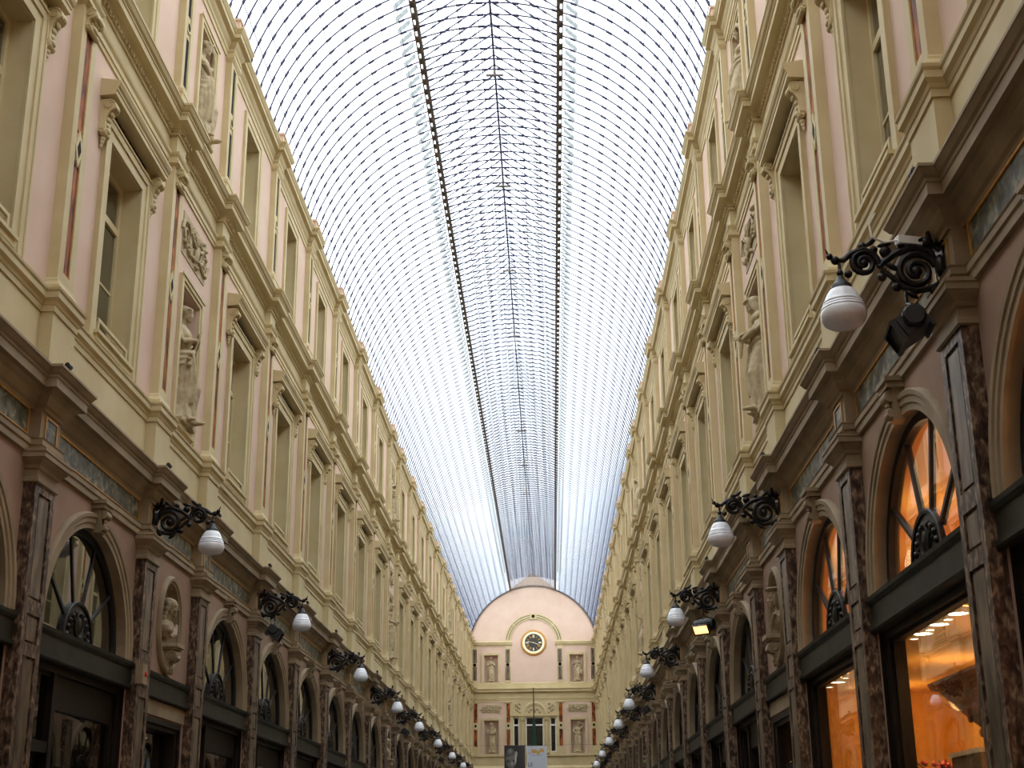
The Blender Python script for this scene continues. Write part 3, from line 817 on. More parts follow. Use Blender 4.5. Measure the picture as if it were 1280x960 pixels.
for side, s, wx, rz in SIDES:
    mb = MB(); sg = -s
    x = sg * VR * math.sin(AMAX)
    mb.box(min(x - .03, x + .05), max(x + .05, x - .03), YB, YE, VZ + VR * math.cos(AMAX) - .1, VZ + VR * math.cos(AMAX) + .05)
    mb.box(min(sg * (W - .02), sg * (W + .6)), max(sg * (W - .02), sg * (W + .6)), YB, YE, 14.16, 14.3)
    ob('gutter', mb.mesh('gutter', 'cream'), CEIL)
clt = MB().box(-.2, .2, -.02, .02, -.02, .02).box(-.03, .03, -.05, .05, -.03, .22).mesh('ridge_cleat', 'beam')
for yy in (25.2, 30.3, 35.5, 40.7, 45.9, 51.2, 56.3, 61.3, 66.5, 71.7): ob('ridge_cleat', clt, CEIL, (0, yy, RG_Z - .28))
# panes
def pane_box(a0, a1, y0, y1):
    n_ = 1
    out = []
    for a, dr in ((a0, .0), (a1, .012)):
        for r in (VR + dr + .004, VR + dr + .010):
            out.append([(r * math.sin(a), y0, VZ + r * math.cos(a)), (r * math.sin(a), y1, VZ + r * math.cos(a))])
    return out
def add_pane(mb, a0, a1, y0, y1):
    q = pane_box(a0, a1, y0, y1)
    mb.quadgrid([q[0], q[2], q[3], q[1]], closed=False)
    mb.quadgrid([q[1], q[0]])
cells = []
angs = nodes + [nodes[-1] + step * .33]
angs = [-AMAX] + nodes + [AMAX]
for i in range(len(angs) - 1):
    a0, a1 = angs[i], angs[i + 1]
    for j in range(len(ribY) - 1):
        y0, y1 = ribY[j] + .008, ribY[j + 1] - .008
        if a0 + a1 > 0: cells.append((a1, a0 + .0, y0, y1))
        else: cells.append((a0, a1, y0, y1))
near = [c for c in cells if 19.6 < c[2] < 30]
near.sort(key=lambda c: c[2]); near = near[:300]
ns = set(near)
mb = MB()
for c in cells:
    if c not in ns: add_pane(mb, *c)
# lantern glass
for sg in (-1, 1):
    for j in range(len(ribY) - 1):
        y0, y1 = ribY[j] + .008, ribY[j + 1] - .008
        mb.face([(sg * RG_X, y0, RF_Z + .015), (sg * RG_X, y1, RF_Z + .015), (0, y1, RG_Z + .015), (0, y0, RG_Z + .015)])
# between the beams the barrel carries no glass
ob('glass_panes', mb.mesh('glass_panes', 'glass', recalc=False), CEIL, kind='stuff')
cache = {}
for c in near:
    key = (round(c[0], 4), round(c[1], 4))
    if key not in cache:
        m_ = MB(); add_pane(m_, c[0], c[1], 0, RS - .016); cache[key] = m_.mesh('glass_pane', 'glass', recalc=False)
    ob('glass_pane', cache[key], CEIL, (0, c[2], 0))
# vent flaps beside the lantern beams
fm = []
for sg in (-1, 1):
    a_ = BA + .03; x, z = sg * VR * math.sin(a_), VZ + VR * math.cos(a_)
    m_ = MB(); dx, dz = sg * .24, -.24
    m_.quadgrid([[(x, .05, z), (x + dx, .05, z + dz)], [(x, .20, z), (x + dx, .20, z + dz)]])
    m_.quadgrid([[(x, .05, z - .012), (x + dx, .05, z + dz - .012)], [(x, .20, z - .012), (x + dx, .20, z + dz - .012)]])
    m_.tube([(x + dx, .05, z + dz), (x + dx, .20, z + dz)], .006, 4); m_.tube([(x, .05, z), (x + dx, .05, z + dz)], .006, 4)
    fm.append(m_)
fl_me = [m_.mesh('vent_flap', 'flap', recalc=False) for m_ in fm]
fy = [y for y in ribY if y > 20.5]
for k, y in enumerate(fy[:145]):
    for i in (0, 1): ob('vent_flap', fl_me[i], CEIL, (0, y, 0))

# ------------------------------------------------------------------ end wall (local d = towards the camera, y -> x)
EW_loc = (0, YE, 0); EW_rz = -PI / 2      # local +x -> world -y ; local +y -> world +x
X0, X1 = -W - .1, W + .1
mb = MB(); mb.cur = 0
holes = [(-3.22, -2.35, 11.72, 13.46), (2.35, 3.22, 11.72, 13.46), (-3.22, -2.3, 7.2, 9.28), (2.3, 3.22, 7.2, 9.28),
         (-1.36, -1.0, 7.3, 9.46), (1.0, 1.36, 7.3, 9.46), (-.56, .56, 7.3, 9.46), (-1.4, 1.4, 0, 5.0)]
grid_wall(mb, X0, X1, 0, 14.2, holes)
pts = []
N = 40
ar = VR + .02
pts = [(0, ar * math.cos(PI * t / N), max(14.2, VZ + ar * math.sin(PI * t / N))) for t in range(N + 1)]
mb.face([(0, X1, 14.2)] + [p for p in pts if p[2] > 14.2] + [(0, X0, 14.2)])
for h in holes[:4]: reveal(mb, *h, .35, back=True)
mb.cur = 1
for h in holes[4:]: reveal(mb, *h, .25)
ew = ob('wall_end', mb.mesh('wall_end', ['pink', 'cream'], recalc=False), None, EW_loc, EW_rz, kind='structure')
def ep(name, mb, m, smooth=False, **kw): return ob(name, mb.mesh(name, m, smooth=smooth), ew, **kw)
# gable boarding above the arch
mb = MB(); na_ = 10
arc = [(0, VR * math.sin(BA * t / na_ - BA * 0), VZ + VR * math.cos(BA * t / na_)) for t in range(-na_, na_ + 1)]
mb.prism_d([(p[1], p[2] + .01) for p in arc] + [(RG_X + .02, RF_Z), (0, RG_Z), (-RG_X - .02, RF_Z)], -.05, .02)
ep('gable_board', mb, 'gabled')
ep('arch_rim', MB().arcband([(VR - .05, 0), (VR - .05, .05), (VR + .03, .05), (VR + .03, 0)], (0, VZ), math.radians(7), math.radians(173), 40), 'beam')
# mouldings
def eprof(name, prof, y0, y1, m='cream'): return ep(name, MB().prism_y([(0, prof[0][1])] + prof + [(0, prof[-1][1])], y0, y1), m)
for y0, y1 in ((X0, -1.4), (1.4, X1)):
    eprof('impost_moulding', [(.02, 14.04), (.04, 14.12), (.10, 14.16), (.12, 14.26), (.14, 14.28), (.14, 14.34), (.02, 14.38)], y0, y1)
eprof('plinth_band', [(.04, 11.36), (.04, 11.66), (.02, 11.7)], X0, X1)
eprof('cornice_upper', [(.02, 11.0), (.08, 11.06), (.10, 11.1), (.2, 11.1), (.2, 11.18), (.22, 11.2), (.27, 11.28), (.27, 11.32), (.02, 11.36)], X0, X1)
eprof('architrave_upper', [(.02, 10.45), (.02, 10.56), (.04, 10.58), (.04, 10.64), (.07, 10.68), (.015, 10.70), (.015, 11.0)], X0, X1)
eprof('ledge', [(.03, 6.98), (.10, 7.02), (.12, 7.04), (.12, 7.14), (.02, 7.17)], X0, X1)
eprof('dado_panel', [(.02, 6.5), (.02, 6.98)], X0, X1)
eprof('cornice_lower', [(.05, 5.9), (.15, 5.95), (.2, 6.05), (.27, 6.12), (.27, 6.3), (.04, 6.46)], X0, X1)
mb = MB(); mb.box(0, .03, X0, -1.5, 5.0, 5.9); mb.box(0, .03, 1.5, X1, 5.0, 5.9); ep('frieze_panel', mb, 'green_marble')
mb = MB(); mb.frame(-.35, 0, -1.4, 1.4, 0, 5.0, .2, 0); ep('passage_surround', mb, 'cream_lo')
ob('wall_passage', MB().box(-3.2, -3.1, -2.5, 2.5, 0, 5.2).mesh('wall_passage', 'dark'), None, EW_loc, EW_rz, kind='structure')
ob('wall_end_rooms', MB().box(-1.3, -1.2, -2, 2, 6.5, 10.5).mesh('wall_end_rooms', 'dark'), None, EW_loc, EW_rz, kind='structure')
for sg in (-1, 1):
    # top strips with discs
    for xc, hw in ((sg * 1.69, .17), (sg * 3.84, .15)):
        mb = MB(); mb.box(0, .05, xc - hw, xc + hw, 11.7, 14.05)
        pl = ep('strip_pilaster', mb, 'cream')
        ob('inlay_frame', MB().frame(.05, .06, xc - .13, xc + .13, 11.86, 12.72, .03).frame(.05, .06, xc - .13, xc + .13, 12.98, 13.85, .03).mesh('inlay_frame', 'black_marble'), pl)
        ob('marble_inlay', MB().box(.05, .056, xc - .08, xc + .08, 11.9, 12.68).box(.05, .056, xc - .08, xc + .08, 13.02, 13.8).mesh('marble_inlay', 'panel_marble'), pl)
        ob('black_disc', MB().lathe([(.11, .05), (.11, .07), (.05, .08)], (0, xc, 12.85), 16, 'x').mesh('black_disc', 'black_marble'), pl)
    # lower strips with diamonds
    for xc, hw in ((sg * 1.68, .2), (sg * 3.78, .2)):
        mb = MB(); mb.box(0, .07, xc - hw, xc + hw, 7.16, 10.45); mb.box(0, .10, xc - hw - .04, xc + hw + .04, 7.16, 7.4); mb.box(0, .12, xc - hw - .05, xc + hw + .05, 10.42, 10.52)
        pl = ep('lower_pilaster', mb, 'cream')
        ob('red_marble_strip', MB().box(.07, .078, xc - .11, xc + .11, 7.66, 8.72).box(.07, .078, xc - .11, xc + .11, 9.16, 10.36).mesh('red_marble_strip', 'red_marble'), pl)
        ob('diamond_surround', MB().prism_d([(xc - .17, 8.95), (xc, 8.75), (xc + .17, 8.95), (xc, 9.15)], .07, .09).mesh('diamond_surround', 'cream'), pl)
        ob('black_diamond', MB().prism_d([(xc - .09, 8.95), (xc, 8.84), (xc + .09, 8.95), (xc, 9.06)], .085, .1).mesh('black_diamond', 'black_marble'), pl)
    xc = sg * 2.785
    mb = MB(); mb.frame(0, .06, xc - .62, xc + .62, 11.66, 13.62, .14, 0); ep('niche_frame', mb, 'cream')
    mb = MB(); mb.frame(0, .06, xc - .62, xc + .62, 7.16, 9.44, .14, 0); ep('niche_frame', mb, 'cream')
    rm = relief_mesh(.6, 9.76, 10.28, 11 + sg); ob('carved_relief', rm, ew, (0, xc, 0))
# arched band over the clock
mb = MB().arcband([(1.52, 0), (1.52, .05), (1.86, .05), (1.86, 0)], (0, 14.3), 0, PI, 40); ab = ep('arched_band', mb, 'cream')
mb = MB()
for a0, a1 in ((5, 40), (43, 82), (98, 137), (140, 175)):
    mb.arcband([(1.60, .05), (1.60, .06), (1.63, .06), (1.63, .05)], (0, 14.3), math.radians(a0), math.radians(a1), 10)
    mb.arcband([(1.75, .05), (1.75, .06), (1.78, .06), (1.78, .05)], (0, 14.3), math.radians(a0), math.radians(a1), 10)
ob('inlay_frame', mb.mesh('inlay_frame', 'black_marble'), ab)
ob('keystone', MB().box(.0, .09, -.2, .2, 15.8, 16.18).mesh('keystone', 'cream'), ab)
ob('black_disc', MB().lathe([(.11, .09), (.11, .1), (.05, .11)], (0, 0, 15.99), 16, 'x').mesh('black_disc', 'black_marble'), ab)
ep('spandrel_panel', MB().box(0, .02, -1.46, 1.46, 9.66, 10.44), 'cream')
# three part window
mb = MB(); mb.frame(0, .08, -1.48, 1.48, 7.16, 9.58, .12, .1)
for sg in (-1, 1):
    mb.box(0, .05, min(sg * .56, sg * 1.0), max(sg * .56, sg * 1.0), 7.2, 9.46)
mb.box(0, .14, -1.5, 1.5, 9.55, 9.66)
wn_c = mb.mesh('window_surround', 'cream')
win_n[0] += 1
EWN = ob('window_%d' % win_n[0], wn_c, None, EW_loc, EW_rz, kind='structure')
for sg in (-1, 1):
    ob('column', MB().lathe([(.15, 7.2), (.15, 7.3), (.11, 7.34), (.10, 9.2), (.12, 9.22), (.16, 9.34), (.16, 9.42)], (.1, sg * .78, 0), 14).mesh('column', 'cream', smooth=True), EWN)
for (a_, b_) in ((-1.36, -1.0), (-.56, .56), (1.0, 1.36)):
    m_ = MB(); m_.frame(-.12, -.06, a_, b_, 7.3, 9.46, .05); m_.box(-.12, -.05, a_, b_, 8.94, 9.04)
    fr_ = ob('window_frame', m_.mesh('window_frame', 'white'), EWN)
    ob('glass_pane', MB().box(-.1, -.095, a_ + .03, b_ - .03, 7.33, 9.43).mesh('glass_pane', 'far_pane'), fr_)
m_ = MB()
for sg in (-1, 1):
    for i in range(14): m_.box(-.3, -.27, min(sg * .12, sg * .5), max(sg * .12, sg * .5), 7.35 + i * .11, 7.43 + i * .11)
ob('shutter', m_.mesh('shutter', 'curtain'), EWN)
mb = MB().arcband([(.60, 0), (.60, .08), (.72, .1), (.78, .06), (.78, 0)], (0, 9.68), 0, PI, 24)
ob('lunette_moulding', mb.mesh('lunette_moulding', 'cream', smooth=True), ew)
mb = MB().arcband([(.01, 0), (.01, .015), (.6, .015), (.6, 0)], (0, 9.68), 0, PI, 20)
for i in range(5):
    a_ = PI * (i + .5) / 5; mb.ell((.03, .36 * math.cos(a_), 9.7 + .36 * math.sin(a_)), (.05, .09, .09), 8, 6)
mb.ell((.05, 0, 9.9), (.06, .1, .16), 8, 6)
ob('lunette_carving', mb.mesh('lunette_carving', 'statue', smooth=True), ew)
for sg in (-1, 1):
    mb = MB()
    for k in range(7):
        mb.ell((.04, sg * (.95 + .12 * (k % 3)), 9.8 + .09 * k), (.05, .08, .07), 8, 5, Matrix.Rotation(k, 3, 'X'))
    mb.spiral((.03, 10.2), .01, .01, 0, 1, .01, .01)
    pts = [(.04, sg * (1.1 + .2 * (1 - t / 16) * math.cos(t * .7)), 10.1 + .2 * (1 - t / 16) * math.sin(t * .7)) for t in range(15)]
    mb.tube(pts, .03, 6)
    ob('spandrel_carving', mb.mesh('spandrel_carving', 'statue', smooth=True), ew)

bw = MB(); bw.face([(0, -W - .1, 0), (0, W + .1, 0), (0, W + .1, 14.2)] + [(0, ar * math.cos(PI * t / N), VZ + ar * math.sin(PI * t / N)) for t in range(N + 1) if VZ + ar * math.sin(PI * t / N) > 14.2] + [(0, -W - .1, 14.2)])
bwo = ob('wall_back_blocker', bw.mesh('wall_back_blocker', 'pink', recalc=False), None, (0, YB, 0), PI / 2, kind='structure')  # added unseen wall, closes the near end against too much daylight
for nm_, z0, z1, dd in (('cornice_upper', 11.1, 11.32, .2), ('cornice_lower', 5.95, 6.2, .2), ('cornice_top', 14.04, 14.34, .12)):
    ob(nm_, MB().box(0, dd, -W, W, z0, z1).mesh(nm_, 'cream'), bwo)

# clock
mb = MB().lathe([(.84, 0), (.84, .05), (.80, .10), (.74, .11), (.70, .08), (.70, 0)], (0, 0, 0), 40, 'x', caps=False)
ck = ob('wall_clock', mb.mesh('wall_clock', 'gold', smooth=True), None, (0, YE, 14.26), EW_rz, label='round gilt clock with a dark dial high on the pink end wall', category='clock')
ob('enamel_ring', MB().lathe([(.71, .07), (.71, .10), (.58, .10), (.57, .04)], (0, 0, 0), 40, 'x', caps=False).mesh('enamel_ring', 'ivory', smooth=True), ck)
ob('dial', MB().lathe([(.58, 0.01), (.58, .05)], (0, 0, 0), 40, 'x').mesh('dial', 'dial'), ck); dial = ck.children[-1]
ROM = ['XII', 'I', 'II', 'III', 'IIII', 'V', 'VI', 'VII', 'VIII', 'IX', 'X', 'XI']
def bar(mb, c, u, v, x0, y0, x1, y1, w, d0, d1):
    p0 = (c[0] + x0 * u[0] + y0 * v[0], c[1] + x0 * u[1] + y0 * v[1]); p1 = (c[0] + x1 * u[0] + y1 * v[0], c[1] + x1 * u[1] + y1 * v[1])
    dx, dy = p1[0] - p0[0], p1[1] - p0[1]; l_ = math.hypot(dx, dy); nx, ny = -dy / l_ * w, dx / l_ * w
    mb.prism_d([(p0[0] + nx, p0[1] + ny), (p0[0] - nx, p0[1] - ny), (p1[0] - nx, p1[1] - ny), (p1[0] + nx, p1[1] + ny)], d0, d1)
for i, rn in enumerate(ROM):
    a_ = PI / 2 - i * PI / 6; mb = MB()
    vv_ = (math.cos(a_), math.sin(a_)); uu_ = (math.sin(a_), -math.cos(a_))
    c_ = (.42 * vv_[0], .42 * vv_[1])
    ws = {'I': .035, 'V': .07, 'X': .07}; tw_ = sum(ws[k] for k in rn); x = -tw_ / 2
    for k in rn:
        w_k = ws[k]; m0 = x + w_k / 2
        if k == 'I': bar(mb, c_, uu_, vv_, m0, -.09, m0, .09, .012, .05, .058)
        elif k == 'V': bar(mb, c_, uu_, vv_, m0, -.09, m0 - .028, .09, .010, .05, .058); bar(mb, c_, uu_, vv_, m0, -.09, m0 + .028, .09, .010, .05, .058)
        else: bar(mb, c_, uu_, vv_, m0 + .028, -.09, m0 - .028, .09, .010, .05, .058); bar(mb, c_, uu_, vv_, m0 - .028, -.09, m0 + .028, .09, .010, .05, .058)
        x += w_k
    ob('hour_numeral', mb.mesh('hour_numeral', 'gold' if i % 3 else 'ivory'), dial)
mb = MB(); bar(mb, (0, 0), (1, 0), (0, 1), .05, -.02, -.40, .09, .012, .06, .066); ob('minute_hand', mb.mesh('minute_hand', 'ivory'), dial)
mb = MB(); bar(mb, (0, 0), (1, 0), (0, 1), -.05, .03, .30, -.12, .016, .06, .066); ob('hour_hand', mb.mesh('hour_hand', 'ivory'), dial)
#PART2
# ------------------------------------------------------------------ stone figures
def finger_hand(mb, wrist, direc, side_v, scale=1.0, curl=.6):
    """palm with four unequal fingers and a thumb, slightly curled"""
    w = Vector(wrist); f = Vector(direc).normalized(); sv = Vector(side_v); sv = (sv - sv.dot(f) * f).normalized(); nv = f.cross(sv)
    q = lambda a, b, c: w + scale * (a * f + b * sv + c * nv)
    R3 = Matrix((f, sv, nv)).transposed()
    mb.ell(q(.045, 0, 0), (.05 * scale, .038 * scale, .017 * scale), 10, 6, R3)
    for k, (o_, ln) in enumerate(((-.029, .062), (-.010, .074), (.010, .070), (.028, .052))):
        p0 = q(.075, o_, 0); p1 = q(.085 + ln * .5, o_ * 1.1, -.012 * curl * 2); p2 = q(.08 + ln * .75, o_ * 1.1, -.04 * curl * 1.6)
        mb.tube([p0, p1, p2], [.0105 * scale, .0095 * scale, .008 * scale], 7)
    mb.tube([q(.015, -.03, 0), q(.04, -.058, -.01), (q(.07, -.062, -.022))], [.013 * scale, .011 * scale, .009 * scale], 7)

def head(mb, c, yaw=0., tilt=0., hair='bun', sc=1.0):
    R0 = Matrix.Rotation(yaw, 3, 'Z') @ Matrix.Rotation(tilt, 3, 'Y')
    c = Vector(c)
    def e(p, r, n=12, m=9, rr=None):
        mb.ell(c + R0 @ (Vector(p) * sc), tuple(x * sc for x in r), n, m, R0 if rr is None else R0 @ rr)
    e((0, 0, .03), (.092, .074, .088)); e((.022, 0, -.035), (.066, .056, .075))
    e((.088, 0, -.008), (.018, .012, .030)); e((.102, 0, -.020), (.014, .015, .012))          # nose
    e((.072, 0, .030), (.022, .056, .012))                                                     # brow
    for sg in (-1, 1):
        e((.076, sg * .030, .006), (.012, .015, .009)); e((.068, sg * .034, -.028), (.02, .02, .022))
        e((-.002, sg * .076, -.002), (.018, .010, .028))
    e((.086, 0, -.055), (.013, .026, .007)); e((.083, 0, -.067), (.012, .022, .007)); e((.072, 0, -.092), (.022, .024, .018))
    if hair == 'bun':
        e((-.028, 0, .055), (.088, .088, .078)); e((-.115, 0, .045), (.045, .05, .045))
        for i in range(9):
            a = -1.4 + 2.8 * i / 8
            e((.055 * math.cos(a) + .012, .082 * math.sin(a), .082 - .022 * abs(math.sin(a))), (.025, .022, .022), 8, 6)
        for sg in (-1, 1): e((-.02, sg * .078, .03), (.05, .022, .045))
    elif hair == 'hood':
        e((-.035, 0, .045), (.108, .105, .10)); e((-.06, 0, -.06), (.085, .11, .11)); e((.03, 0, .108), (.07, .085, .022))
        for sg in (-1, 1): e((.0, sg * .088, -.03), (.06, .022, .11))
    elif hair == 'beard':
        e((-.02, 0, .045), (.092, .086, .08)); e((.062, 0, -.105), (.04, .045, .06))
        for i in range(7):
            a = -1.3 + 2.6 * i / 6; e((.07 * math.cos(a), .08 * math.sin(a), .075), (.026, .022, .022), 8, 6)
    elif hair == 'long':
        e((-.028, 0, .05), (.092, .088, .078)); e((-.06, 0, -.05), (.05, .085, .10))
        for sg in (-1, 1):
            for i in range(5): e((-.01 - .01 * i, sg * (.085 + .006 * (i % 2)), .03 - .055 * i), (.034, .024, .038), 8, 6)

def figure(kind):
    mb = MB(); R_ = random.Random(hash(kind) % 1000 if False else {'staff': 1, 'raised': 2, 'hooded': 3, 'shield': 4}[kind])
    # draped lower body, weight on one leg
    rows = []
    prof = [(0.0, .25, .21, 0, 0), (.06, .255, .215, 0, 0), (.2, .235, .20, .0, .01), (.42, .215, .185, .03, .015), (.62, .205, .175, .04, .01), (.80, .205, .165, .02, 0),
            (.93, .20, .155, .0, .01), (1.0, .175, .135, 0, .015), (1.07, .145, .115, 0, .012), (1.14, .15, .115, .0, .0), (1.23, .168, .122, 0, -.01), (1.31, .175, .118, 0, -.01), (1.37, .165, .095, -.005, -.01), (1.41, .115, .07, -.01, -.01), (1.43, .06, .05, -.01, -.01)]
    n = 56
    for z, ry, rx, ox, oy in prof:
        fold = max(0, min(1, (1.0 - z) / .9))
        row = []
        for j in range(n):
            t = 2 * PI * j / n
            k = 1 + fold * (.075 * math.sin(9 * t + 2.2 * math.sin(z * 3)) + .045 * math.sin(17 * t + z * 4)) + (.03 * math.sin(7 * t + z * 9) if z > 1 else 0)
            row.append((ox + rx * k * math.cos(t), oy + ry * k * math.sin(t), z))
        rows.append(row)
    mb.quadgrid(rows, closed=True, capa=True, capb=True)
    # advanced knee and foot
    mb.tube([(.03, .09, .95), (.16, .10, .52), (.12, .11, .08)], [.10, .095, .07], 12)
    for sg, fx in ((1, .17), (-1, .10)):
        mb.ell((fx + .05, sg * .09, .035), (.12, .045, .038), 10, 6)
        for k in range(5): mb.ell((fx + .155 - .012 * k, sg * (.09 - .032 + .016 * k), .025), (.022, .009, .014), 6, 4)
    mb.tube([(-.01, 0, 1.38), (.01, 0, 1.52)], [.06, .052], 12)
    # bust and overfold
    for sg in (-1, 1): mb.ell((.085, sg * .075, 1.24), (.055, .062, .06), 10, 7)
    for k, zz in enumerate((1.0, .93, .84)):
        pts = [((.16 - .004 * k) * math.cos(t * PI / 9), (.20 + .008 * k) * math.sin(t * PI / 9) - .01, zz + .09 * math.sin(t * PI / 9 + .4)) for t in range(19)]
        mb.tube(pts, .03 - .004 * k, 8)
    for k in range(5):      # hanging folds
        y = -.2 + .03 * k; mb.tube([(.02 + .04 * k, y, 1.0), (.03 + .05 * k, y - .01, .6), (.03 + .045 * k, y, .25)], [.022, .028, .02], 7)
    def arm(sh, el, wr, hd, sv, cu=.6):
        mb.ell(sh, (.07, .065, .07), 10, 7)
        mb.tube([sh, Vector(sh).lerp(Vector(el), .5), el], [.056, .052, .043], 10)
        mb.tube([el, Vector(el).lerp(Vector(wr), .4), wr], [.043, .042, .027], 10)
        finger_hand(mb, wr, hd, sv, 1.0, cu)
    SL, SR = (-.01, .175, 1.335), (-.01, -.175, 1.335)
    if kind == 'staff':
        head(mb, (.03, 0, 1.60), .25, .08, 'bun')
        arm(SR, (.07, -.25, 1.10), (.19, -.03, 1.20), (.1, 1, .25), (0, 0, 1)); arm(SL, (.07, .26, 1.10), (.20, .06, 1.25), (.1, -1, .2), (0, 0, 1))
        mb.tube([(.24, .02, 1.34), (.17, -.05, .95), (.10, -.10, .62)], [.013, .013, .013], 8)
        for k in range(12): mb.ell((.14 + R_.uniform(-.03, .05), -.10 + R_.uniform(-.10, .14), .86 + R_.uniform(-.10, .10)), (.035, .035, .03), 8, 6)
    elif kind == 'raised':
        head(mb, (.04, .0, 1.59), .5, .16, 'bun')
        arm(SL, (.06, .34, 1.46), (.11, .15, 1.64), (.1, -1, .1), (0, 0, 1)); arm(SR, (.12, -.27, 1.12), (.16, -.05, 1.05), (.1, 1, 0), (0, 0, 1))
    elif kind == 'hooded':
        head(mb, (.10, -.02, 1.55), -.2, .45, 'hood')
        arm(SR, (.10, -.24, 1.12), (.26, -.06, 1.08), (.6, .8, -.1), (0, 0, 1)); arm(SL, (.10, .22, 1.12), (.27, .02, 1.12), (.6, -.8, -.2), (0, 0, 1))
        mb.tube([(.02, .2, 1.3), (.18, .13, 1.1), (.28, .0, 1.02), (.3, -.03, .8)], [.05, .045, .03, .02], 8)
        mb.ell((.04, 0, 1.36), (.12, .17, .10), 12, 7)
    else:
        head(mb, (.02, 0, 1.60), -.35, .0, 'beard')
        arm(SL, (.02, .29, 1.10), (.10, .22, .90), (.6, -.2, -.8), (0, 1, 0)); arm(SR, (.04, -.28, 1.12), (.22, -.2, 1.20), (.6, .3, .6), (0, 1, 0))
        mb.lathe([(.17, -.02), (.16, .015), (.06, .05), (.02, .055)], (.12, .27, .62), 20, 'x')
        mb.tube([(.27, -.18, 1.66), (.24, -.19, .05)], .014, 8)
    mb.box(-.2, .17, -.27, .27, -.05, .02)
    return fuse(mb, 'statue', 'statue', .0125, 3)
FIG = {k: figure(k) for k in ('staff', 'raised', 'hooded', 'shield')}
far_txt = ['nearest', 'middle', 'farthest']
nich = [yc for yc, kd in BAYS if kd == 'n']
lab2 = {('left', 0): ('staff', 'robed stone woman holding a staff in the nearest second-storey niche, left wall'),
        ('right', 0): ('hooded', 'hooded stone figure bowing its head in the nearest second-storey niche, right wall')}
lab3 = {('left', 0): ('raised', 'stone woman raising an arm to her head in the nearest top-storey niche, left wall'),
        ('right', 0): ('raised', 'stone woman with a raised arm in the nearest top-storey niche, right wall')}
desc = {'staff': 'robed stone woman', 'raised': 'stone woman with raised arm', 'hooded': 'hooded stone figure', 'shield': 'bearded stone figure'}
for side, s, wx, rz in SIDES:
    for i, yc in enumerate(nich):
        k2, l2 = lab2.get((side, i), (['shield', 'hooded', 'staff'][i] if side == 'left' else ['hooded', 'shield', 'staff'][i], None))
        k3, l3 = lab3.get((side, i), (['raised', 'staff', 'shield'][i], None))
        l2 = l2 or f'{desc[k2]} in the {far_txt[i]} second-storey niche of the {side} wall'
        l3 = l3 or f'{desc[k3]} in the {far_txt[i]} top-storey niche of the {side} wall'
        o = ob('statue', FIG[k2], None, (wx + s * -.09, yc, 7.295), rz, label=l2, category='statue', group='statues in the wall niches')
        o.scale = (1.18, 1.18, 1.03)
        o = ob('statue', FIG[k3], None, (wx + s * -.08, yc, 11.775), rz, label=l3, category='statue', group='statues in the wall niches')
        o.scale = (1.12, 1.12, 1.0)
for x, z, kd, lb in ((-2.785, 11.74, 'staff', 'stone woman in the upper left niche of the pink end wall'), (2.785, 11.74, 'shield', 'stone figure with a round shield in the upper right niche of the end wall'),
                     (-2.76, 7.22, 'hooded', 'hooded stone figure in the lower left niche of the pink end wall'), (2.76, 7.22, 'raised', 'stone woman with one arm raised in the lower right niche of the end wall')):
    o = ob('statue', FIG[kd], None, (x, YE + .14, z + .055), EW_rz, label=lb, category='statue', group='statues on the end wall')
    k = .93 if z > 10 else 1.12
    o.scale = (k * .8, k, k)
    ob('statue_plinth', MB().box(-.18, .25, -.28, .28, -.4, -.05).mesh('statue_plinth', 'statue'), o) if False else None

# busts on brackets in the oval niches
def bust(kind):
    mb = MB()
    head(mb, (.05, 0, .52), .15, .08, kind, 1.25)
    mb.tube([(0, 0, .28), (.03, 0, .44)], [.075, .062], 12)
    rows = []
    for z, ry, rx in ((.0, .04, .04), (.05, .06, .06), (.07, .10, .09), (.15, .17, .12), (.24, .20, .12), (.30, .16, .095), (.33, .07, .07)):
        rows.append([(rx * math.cos(2 * PI * j / 28) * (1 + .05 * math.sin(5 * 2 * PI * j / 28)), ry * math.sin(2 * PI * j / 28), z) for j in range(28)])
    mb.quadgrid(rows, closed=True, capa=True, capb=True)
    for sg in (-1, 1): mb.ell((.08, sg * .075, .17), (.06, .065, .06), 10, 7)
    mb.tube([(.11, .17, .28), (.14, .05, .12), (.12, -.12, .06)], [.03, .035, .03], 8)
    if kind == 'hood':
        mb.ell((.03, 0, .665), (.19, .17, .035), 18, 6)
    mb.lathe([(.09, -.05), (.07, -.02), (.05, .0), (.05, .03)], (0, 0, 0), 16)
    return fuse(mb, 'bust', 'statue_lo', .010, 2)
bmesh_ = {'long': bust('long'), 'hood': bust('hood')}
mb = MB()
mb.box(-.05, .20, -.16, .16, -.03, .02); mb.box(-.05, .17, -.13, .13, -.06, -.03)
brk_c = mb
cons = console_mesh('scroll_bracket', (.10, -.14), .075, (.04, -.33), .05, .2, 'statue_lo', drop=.05)
brk = mb.mesh('bust_shelf', 'statue_lo')
btx = {('left', 0): 'long-haired stone bust in the nearest oval niche of the left wall', ('right', 0): 'stone bust with a broad hat in the nearest oval niche of the right wall'}
for side, s, wx, rz in SIDES:
    for i, yc in enumerate(nich):
        kd = 'long' if side == 'left' else 'hood'
        o = ob('bust', bmesh_[kd], None, (wx - s * .03, yc, 4.235), rz, label=btx.get((side, i), f'stone bust in the {far_txt[i]} oval niche of the {side} wall'), category='bust', group='busts in the oval niches')
        o.scale = (.88, .88, .88)
        q = ob('bust_shelf', brk, WALL[side], (0, s * yc, 4.185)); ob('scroll_bracket', cons, q)

